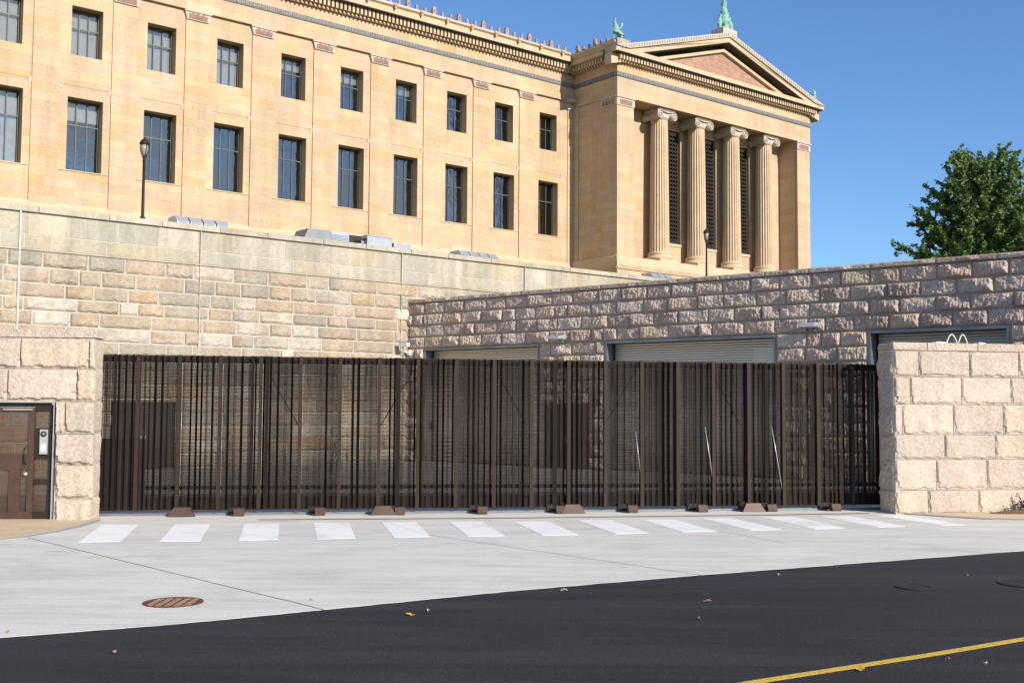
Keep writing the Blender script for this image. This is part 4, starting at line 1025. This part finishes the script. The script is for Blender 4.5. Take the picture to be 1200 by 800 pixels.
# ------------------------------------------------------------------ bronze figures on the roof
def skin(name, verts, edges_, radii, mat, parent, sub=1):
    me = bpy.data.meshes.new(name); me.from_pydata(verts, edges_, []); me.update()
    o = link(name, me, parent)
    md_ = o.modifiers.new('skin', 'SKIN'); md_.use_smooth_shade = True
    lay = me.skin_vertices[0] if me.skin_vertices else None
    if lay is None:
        bm = bmesh.new(); bm.from_mesh(me); bm.verts.layers.skin.verify(); bm.to_mesh(me); bm.free(); lay = me.skin_vertices[0]
    for i, r_ in enumerate(radii):
        lay.data[i].radius = (r_, r_) if not isinstance(r_, tuple) else r_
    lay.data[0].use_root = True
    s_ = o.modifiers.new('sub', 'SUBSURF'); s_.levels = sub; s_.render_levels = sub
    me.materials.append(mat); return o
def griffin(loc, yaw, label, sc):
    t = thing('griffin_statue', label, 'statue', loc=loc, yaw=yaw); t.scale = (sc, sc, sc)
    # faces -x in its own frame, seated haunches, raised head
    V = [(.35,0,.75),(.0,0,.85),(-.28,0,1.05),(-.35,0,1.4),(-.42,0,1.65),(-.62,0,1.62),
         (-.35,.14,.7),(-.4,.16,.35),(-.38,.16,.02),(-.52,.16,.0),(-.35,-.14,.7),(-.72,-.16,.75),(-.9,-.16,.95),
         (.42,.2,.55),(.2,.24,.32),(.42,.24,.05),(.25,.24,.0),(.42,-.2,.55),(.2,-.24,.32),(.42,-.24,.05),(.25,-.24,.0),(.65,0,.5),(.8,0,.8),(.7,0,1.1)]
    Ed = [(0,1),(1,2),(2,3),(3,4),(4,5),(2,6),(6,7),(7,8),(8,9),(2,10),(10,11),(11,12),(0,13),(13,14),(14,15),(15,16),(0,17),(17,18),(18,19),(19,20),(0,21),(21,22),(22,23)]
    Rr = [.26,.24,.24,.15,.15,.06,.10,.07,.06,.05,.10,.07,.05,.18,.11,.07,.05,.18,.11,.07,.05,.06,.05,.05]
    skin('body', V, Ed, Rr, M['copper'], t)
    for sy in (-1, 1):
        b = MB()
        for k in range(6):
            a = .35+k*.22; L_ = 1.0-.09*k
            p0_ = Vector((-.05+.04*k, sy*.16, 1.0-.02*k)); p1_ = p0_ + Vector((math.cos(a)*.55*L_, sy*.12, math.sin(a+.25)*L_))
            b.tube([p0_, (p0_+p1_)/2+Vector((.06, 0, .03)), p1_], .085, 5, r1=.03)
        b.build('wing', M['copper'], t)
    b = MB(); b.prism([(-.45, 1.75), (-.38, 2.08), (-.3, 1.75)], 'y', -.06, .06); b.build('crest', M['copper'], t)
    return t
gl = FAC.world(PX0-.3, -D-.35, CT+.42)
b = MB(); b.box(-.75, .75, -.75, .75, 0, .62); pd = b.build('pedestal', M['terrs'], None); 
pd.location = gl; pd.rotation_euler = (0, 0, FAC.yaw); pd.parent = None
tag(pd, 'pale block pedestal under the left roof griffin', 'pedestal')
griffin(gl + Vector((0, 0, .62)), FAC.yaw+.15, 'green bronze griffin on the left corner of the pediment', .95)
gr_ = FAC.world(PX1+.2, -D-.35, CT+.30)
b = MB(); b.box(-.7, .7, -.6, .6, 0, .35); pd = b.build('pedestal', M['terrs'], None); pd.location = gr_; pd.rotation_euler = (0, 0, FAC.yaw); tag(pd, 'pale block pedestal under the right roof griffin', 'pedestal')
griffin(gr_ + Vector((0, 0, .35)), FAC.yaw+math.pi+.1, 'small green bronze griffin on the right corner of the pediment', .8)
ap = FAC.world(XA, -D-.4, AP-.25)
fg = thing('apex_statue', 'tall green bronze ornament group on the peak of the pediment', 'statue', loc=ap, yaw=FAC.yaw)
b = MB(); b.box(-.95, .95, -.7, .7, -.1, .55); b.build('pedestal', M['limew'], fg)
b = MB(); b.lathe([(.55, .55), (.62, .7), (.42, .95), (.55, 1.1), (.58, 1.5), (.40, 1.7), (.45, 1.95), (.30, 2.2), (.36, 2.4), (.20, 2.7), (.24, 2.9), (.13, 3.3), (.16, 3.6), (.05, 4.6)], n=14); b.build('central_shaft', M['copper'], fg)
for sx in (-1, 1):
    V = [(sx*.75,-.1,.9),(sx*.72,-.1,1.3),(sx*.66,-.1,1.65),(sx*.62,-.12,1.95),(sx*.85,-.2,.6),(sx*1.0,-.2,.55),(sx*.5,-.15,1.35),(sx*.95,-.1,1.25),(sx*1.05,-.1,.95)]
    skin('seated_figure', V, [(0,1),(1,2),(2,3),(0,4),(4,5),(1,6),(1,7),(7,8)], [.24,.22,.11,.15,.16,.12,.08,.08,.06], M['copper'], fg)
b = MB()
rr_ = random.Random(5)
for k in range(26):
    a = rr_.uniform(0, 6.28); z_ = .9+k*.11; r_ = .62*(1-k/30); p = Vector((math.cos(a)*r_*.5, math.sin(a)*r_*.5, z_)); q = Vector((math.cos(a)*r_*1.15, math.sin(a)*r_*1.15, z_+.28))
    b.tube([p, (p+q)/2+Vector((0, 0, -.05)), q], .09, 5, r1=.04)
b.build('acanthus_leaves', M['copper'], fg)

# ------------------------------------------------------------------ lamp posts on the terrace
def lamp(loc, label):
    t = thing('lamp_post', label, 'lamp post', loc=loc, group='lamp posts on the terrace')
    b = MB(); b.lathe([(.11, 0), (.11, .18), (.085, .22), (.06, .28), (.055, 1.0), (.045, 2.3), (.06, 2.32), (.06, 2.37), (.045, 2.4), (.07, 2.45), (.07, 2.49), (.05, 2.52)], n=14); b.build('post', M['bronze'], t)
    b = MB(); b.lathe([(.05, 2.52), (.10, 2.64), (.14, 2.80), (.125, 2.96)], n=14); b.build('globe', M['glassw'], t)
    b = MB()
    for k in range(4):
        a = math.pi/4+k*math.pi/2; c_, s_ = math.cos(a), math.sin(a)
        b.tube([(c_*.07, s_*.07, 2.49), (c_*.14, s_*.14, 2.66), (c_*.17, s_*.17, 2.86), (c_*.16, s_*.16, 3.0)], .014, 5)
    b.lathe([(.18, 2.97), (.18, 3.01), (.15, 3.07), (.1, 3.14), (.04, 3.17), (.03, 3.24), (.001, 3.25)], n=16); b.build('cage_and_cap', M['bronze'], t)
def globe_mat():
    m, nt, b, _ = newmat('frosted_lamp_glass'); b.inputs['Base Color'].default_value = (.28,.275,.26,1); b.inputs['Roughness'].default_value = .25
    return m
M['glassw'] = globe_mat()
s, _ = TER.hit(167, 256, .3); lamp(TER.world(s, .3, 9.10), 'slim brown lamp post with round lantern at left, against the museum windows')
s, _ = TER.hit(828, 330, .3); lamp(TER.world(s, .3, 9.10), 'slim brown lamp post with round lantern in front of the columns')

# ------------------------------------------------------------------ low boxes on the terrace edge
def vents(px0, px1, n, label, h=.20):
    s0, _ = TER.hit(px0, 270+0, .5); s1, _ = TER.hit(px1, 270, .5)
    t = thing('vent_row', label, 'vents', loc=TER.world(s0, .55, 9.15), yaw=TER.yaw)
    for k in range(n):
        a = (s1-s0)*k/n; wd = (s1-s0)/n
        b = MB(); b.prism([(0, 0), (.0, h*.6), (.25, h+.06), (.9, h+.06), (.9, 0)], 'x', a+.03, a+wd-.03); f_ = b.build('vent_box', M['alu'], t)
        b = MB(); b.prism([(-.004, h*.2), (-.004, h*.58), (-.03, h*.58), (-.03, h*.2)], 'x', a+.08, a+wd-.08); b.build('grille', M['steel'], f_)
vents(207, 270, 4, 'low row of four pale vent boxes on the terrace wall near the left lamp post', .40)
vents(541, 586, 4, 'low row of four pale vent boxes on the terrace wall near its right half', .36)
vents(766, 790, 3, 'short row of pale vent boxes at the right end of the terrace wall', .36)
s0, _ = TER.hit(362, 280, .9); s1, _ = TER.hit(424, 280, .9)
t = thing('rooftop_unit', 'long grey metal ventilation unit with a dark section on the terrace edge', 'ventilation unit', loc=TER.world(s0, .95, 9.1), yaw=TER.yaw)
W2 = s1-s0
b = MB(); b.prism([(-.3, .0), (0, .68), (W2*.42, .68), (W2*.42, 0)], 'y', 0, 1.1); b.build('hood', M['steel'], t)
b = MB(); b.box(W2*.42+.002, W2*.76, -.02, 1.1, 0, .66); 
for k in range(9): b.box(W2*.43, W2*.75, -.05, -.02, .05+k*.06, .08+k*.06)
b.build('louvre', M['galv'], t)
b = MB(); b.box(W2*.76+.002, W2, .0, 1.0, 0, .60); b.build('dark_section', M['black'], t)
s0, _ = TER.hit(431, 285, .7); s1, _ = TER.hit(460, 288, .7)
t = thing('metal_box', 'small galvanised box to the right of the long grey ventilation unit', 'metal box', loc=TER.world(s0, .75, 9.1), yaw=TER.yaw)
b = MB(); b.box(0, s1-s0, 0, .9, 0, .62); b.box(-.03, s1-s0+.03, -.03, .93, .621, .66); b.build('casing', M['galv'], t)
b = MB(); b.box(-.55, -.03, .2, .6, 0, .42); b.build('pipe_elbow', M['steel'], t)
b = MB(); b.box(s1-s0+.10, s1-s0+1.0, 0, .7, 0, .45); b.build('side_duct', M['galv'], t)

# ------------------------------------------------------------------ bits on the right wall
def rl(px): return RWL.hit(px, 402)[0]
t = thing('bent_tubes', 'pair of thin white bent tubes rising behind the right entrance wall', 'tubes', loc=RWL.world(rl(1136), .5, 3.70), yaw=RWL.yaw)
for (a, c_, sgn) in ((1123, 1136.5, -1), (1149.5, 1138, 1)):
    x0, x1 = rl(a)-rl(1136), rl(c_)-rl(1136); pts = []
    for k in range(13):
        f_ = k/12; xx = x0+(x1-x0)*f_; zz_ = .10+.27*math.sin(math.pi*min(1, f_*.9+.02))
        pts.append((xx, 0, zz_))
    b = MB(); b.tube(pts, .013, 7); b.build('tube', M['white'], t)
for a, c_, lb in ((1106, 1124, 'flat white lamp head left of the bent tubes on the right entrance wall'), (1158, 1169, 'small white lamp head right of the bent tubes on the right entrance wall')):
    x0 = rl(a); x1 = rl(c_)
    t = thing('flood_light', lb, 'lamp', loc=RWL.world(x0, .45, 3.80), yaw=RWL.yaw)
    b = MB(); b.prism([(0, 0), (.06, .06), ((x1-x0)*.35, .095), ((x1-x0), .08), ((x1-x0), .02), (x1-x0-.05, 0)], 'y', 0, .22); b.build('housing', M['white'], t)
    b = MB(); b.box((x1-x0)*.5, (x1-x0)*.8, -.012, -.002, .03, .06); b.build('lens', M['black'], t)

# plum coloured plant and mulch at the foot of the right wall
s, _ = RWL.hit(1192, 596, -.15)
ml = MB(); n = 22
bp_ = RWL.world(s, -.25)
vs = [(0, 0, .07)]; 
for j in range(n):
    a = 2*math.pi*j/n; r_ = 1+.2*noise.noise(Vector((math.cos(a)*2, math.sin(a)*2, 3))); vs.append((1.15*r_*math.cos(a), .24*r_*math.sin(a), .0))
for j in range(n):
    a = 2*math.pi*j/n; r_ = 1+.2*noise.noise(Vector((math.cos(a)*2, math.sin(a)*2, 3))); vs.append((.6*r_*math.cos(a), .13*r_*math.sin(a), .06+.015*math.sin(j*2.3)))
fs = [(0, 1+n+j, 1+n+(j+1) % n) for j in range(n)] + [(1+j, 1+(j+1) % n, 1+n+(j+1) % n, 1+n+j) for j in range(n)]
ml.add(vs, fs); o = ml.build('mulch_bed', M['mulch'], None); o.location = bp_ + Vector((.35, .07, .02)); o.rotation_euler = (0, 0, RWL.yaw); o['kind'] = 'structure'
pt = thing('plum_shrub', 'small plum-coloured shrub at the foot of the right entrance wall', 'shrub', loc=bp_ + Vector((.15, .03, .05)))
st = MB(); lf = MB(); rr_ = random.Random(3)
for k in range(16):
    a = rr_.uniform(0, 6.28); e = rr_.uniform(.5, 1.4); L_ = rr_.uniform(.22, .42)
    d = Vector((math.cos(a)*math.cos(e), math.sin(a)*math.cos(e)*.6, math.sin(e))); st.tube([(0, 0, 0), d*L_], .006, 4)
    for j in range(16):
        p = d*L_*rr_.uniform(.25, 1.05) + Vector([rr_.gauss(0, .025) for _ in range(3)]); q = Euler([rr_.uniform(0, 6.28) for _ in range(3)]).to_matrix(); w_ = rr_.uniform(.02, .035)
        lf.add([p+q@Vector(v) for v in ((-w_*.5, 0, 0), (0, w_, 0.005), (w_*.5, 0, 0), (0, -w_, 0))], [(0, 1, 2, 3)])
st.build('stem', M['bark'], pt); lf.build('foliage', M['plum'], pt)

# ------------------------------------------------------------------ tree behind the dock wall
def tree(loc, seed, label, H_, Rr, trunk_h, dens=1.0, group=None):
    rr = random.Random(seed); t = thing('tree', label, 'tree', loc=loc, group=group)
    tb = MB(); tb.tube([(0, 0, -.3), (.05, 0, trunk_h), (.1, .05, H_*.6), (.05, 0, H_*.93)], .24, 9, r1=.04)
    lf = MB(); twig = []
    for k in range(int(54*dens)):
        f_ = (k+rr.random())/(54*dens); z0 = trunk_h*.75 + (H_*.88-trunk_h*.75)*f_
        a = k*2.4+rr.uniform(-.4, .4); elev = .05+.75*f_**1.4+rr.uniform(-.12, .2)
        env = Rr*(1-f_**1.4*.76)*(.86+.14*min(1, f_*5))
        L_ = env*rr.uniform(.72, 1.12)/max(.55, math.cos(elev))
        d = Vector((math.cos(a)*math.cos(elev), math.sin(a)*math.cos(elev), math.sin(elev)))
        p0_ = Vector((.05, 0, z0)); pm = p0_ + d*L_*.5 + Vector((0, 0, -.04*L_)); p1_ = p0_ + d*L_ + Vector((0, 0, .10*L_))
        tb.tube([p0_, pm, p1_], .055*(1-f_*.4), 5, r1=.012)
        twig.append((p0_, pm, p1_, L_))
        for j in range(int(L_*5.5)):
            q = .22+.78*(j+rr.random())/(L_*5.5); base = p0_.lerp(pm, q*2) if q < .5 else pm.lerp(p1_, q*2-1)
            sd = Vector((rr.gauss(0, 1), rr.gauss(0, 1), rr.gauss(.35, .6))).normalized(); sd = (sd + d*.9).normalized(); tl = rr.uniform(.35, .95)*(1.15-q*.45)
            tip = base+sd*tl; tb.tube([base, tip], .010, 3, caps=False)
            for m_ in range(int(rr.uniform(20, 30))):
                h_ = rr.random(); c_ = base.lerp(tip, .1+.95*h_) + Vector([rr.gauss(0, .06) for _ in range(3)])
                R3 = Euler([rr.uniform(0, 6.28) for _ in range(3)]).to_matrix(); w_ = rr.uniform(.07, .12)
                lf.add([c_+R3@Vector(v) for v in ((0, -w_, 0), (w_*.7, w_*.3, .01), (0, w_, 0), (-w_*.7, w_*.3, .01))], [(0, 1, 2, 3)])
    tb.build('trunk', M['bark'], t, fix=False); lf.build('crown', M['leaf'], t, fix=False); return t
def far(px, Y, z): d = ray(px, 300); t = Y/d.y; return Vector((d.x*t, Y, z))
tree(far(1149, 58, 6.5), 11, 'dense green broadleaf tree rising behind the brown dock wall at right', 9.3, 5.0, 1.0, 2.8)
tree(far(1226, 62, 6.5), 12, 'green tree at the right edge of the picture, half out of view', 9.3, 3.3, 1.6, 1.3)

# ------------------------------------------------------------------ small things on the ground
def disc(name, px, py, r, label, cat, mat, rusty):
    p = ground(px, py); t = thing(name, label, cat, loc=Vector((p.x, p.y, .003)))
    b = MB(); b.lathe([(r, 0), (r, .010), (r*.93, .010), (r*.93, .004), (.001, .004)], n=40, smooth=False); b.build('frame_ring', mat, t)
    b = MB(); st_ = .105 if rusty else .12; n_ = int(r/st_)+1; e = .066 if rusty else .08
    for i in range(-n_, n_+1):
        for j in range(-n_, n_+1):
            x, y = i*st_, j*st_
            if x*x+y*y < (r*.88)**2: b.box(x-e/2, x+e/2, y-e/2, y+e/2, .0045, .010 if rusty else .0065)
    o = b.build('cover_studs', M['rustl'] if rusty else mat, t); o['kind'] = 'stuff'
disc('manhole_cover', 203, 706, .345, 'round rusty studded manhole cover in the pale concrete driveway', 'manhole cover', M['rust'], True)
disc('manhole_cover', 1070, 688, .22, 'small dark round cover in the asphalt, left of the other one', 'manhole cover', M['cover'], False)
disc('manhole_cover', 1203, 684, .36, 'dark round cover in the asphalt at the right edge', 'manhole cover', M['cover'], False)
def scrap(name, px, py, ln, wd, mat, label, cat, seed):
    rr = random.Random(seed); p = ground(px, py); ln *= .8; wd *= .75; b = MB(); n = 6
    top = []; bot = []
    for i in range(n+1):
        u_ = i/n; ww = wd*math.sin(math.pi*(.08+.84*u_))*(1+.25*rr.uniform(-1, 1)); z_ = .006+.018*abs(math.sin(u_*3+seed))
        top.append((ln*(u_-.5), ww/2, z_+.012*rr.random())); bot.append((ln*(u_-.5), -ww/2, z_))
    vs = top+bot; m_ = n+1
    b.add(vs, [(i, i+1, m_+i+1, m_+i) for i in range(n)]); b.add([(v[0], v[1], v[2]-.003) for v in vs], [(i, m_+i, m_+i+1, i+1) for i in range(n)])
    o = b.build(name, mat, None, fix=False); o.location = (p.x, p.y, .004); o.rotation_euler = (0, 0, rr.uniform(-.6, .6)); tag(o, label, cat)
scrap('leaf', 481, 721.5, .13, .075, M['leafy'], 'bright yellow fallen leaf on the asphalt near the concrete edge', 'leaf', 1)
scrap('leaf', 1008, 786, .11, .07, M['leafy'], 'ragged yellow leaf just below the yellow line', 'leaf', 2)
scrap('paper_scrap', 661, 692.5, .11, .05, M['paper'], 'white paper scrap at the edge of the concrete driveway', 'litter', 3)
scrap('leaf', 134, 765.5, .065, .05, M['leafb'], 'small pinkish-brown leaf on the asphalt at lower left', 'leaf', 4)
scrap('pebble', 502, 716.5, .04, .035, M['paper'], 'small pale pebble right of the yellow leaf', 'pebble', 5)
scrap('leaf', 829, 705.5, .12, .04, M['leafb'], 'flat tan leaf on the asphalt in the middle right', 'leaf', 6)
scrap('leaf', 819, 725.5, .05, .03, M['leafb'], 'tiny tan leaf below the flat tan leaf', 'leaf', 7)
scrap('pebble', 913, 674.5, .045, .03, M['paper'], 'pale pebble on the asphalt just below the concrete edge, left one', 'pebble', 8)
scrap('leaf', 981, 665, .045, .05, M['leafb'], 'tan crumb of leaf on the asphalt close under the concrete edge', 'leaf', 9)
scrap('pebble', 1134.5, 675, .035, .03, M['paper'], 'pale pebble between the two dark round covers', 'pebble', 10)
scrap('pebble', 1155, 779, .045, .03, M['paper'], 'pale pebble below the yellow line at lower right', 'pebble', 11)
scrap('leaf', 1111, 774, .05, .02, M['leafb'], 'thin brown leaf above left of the lower right pebble', 'leaf', 12)
scrap('leaf', 365, 704, .05, .03, M['leafb'], 'small brown leaf on the concrete near the dark joint', 'leaf', 13)
scrap('leaf', 9, 741.5, .04, .03, M['leafb'], 'small orange-brown leaf on the concrete at the far left edge', 'leaf', 14)
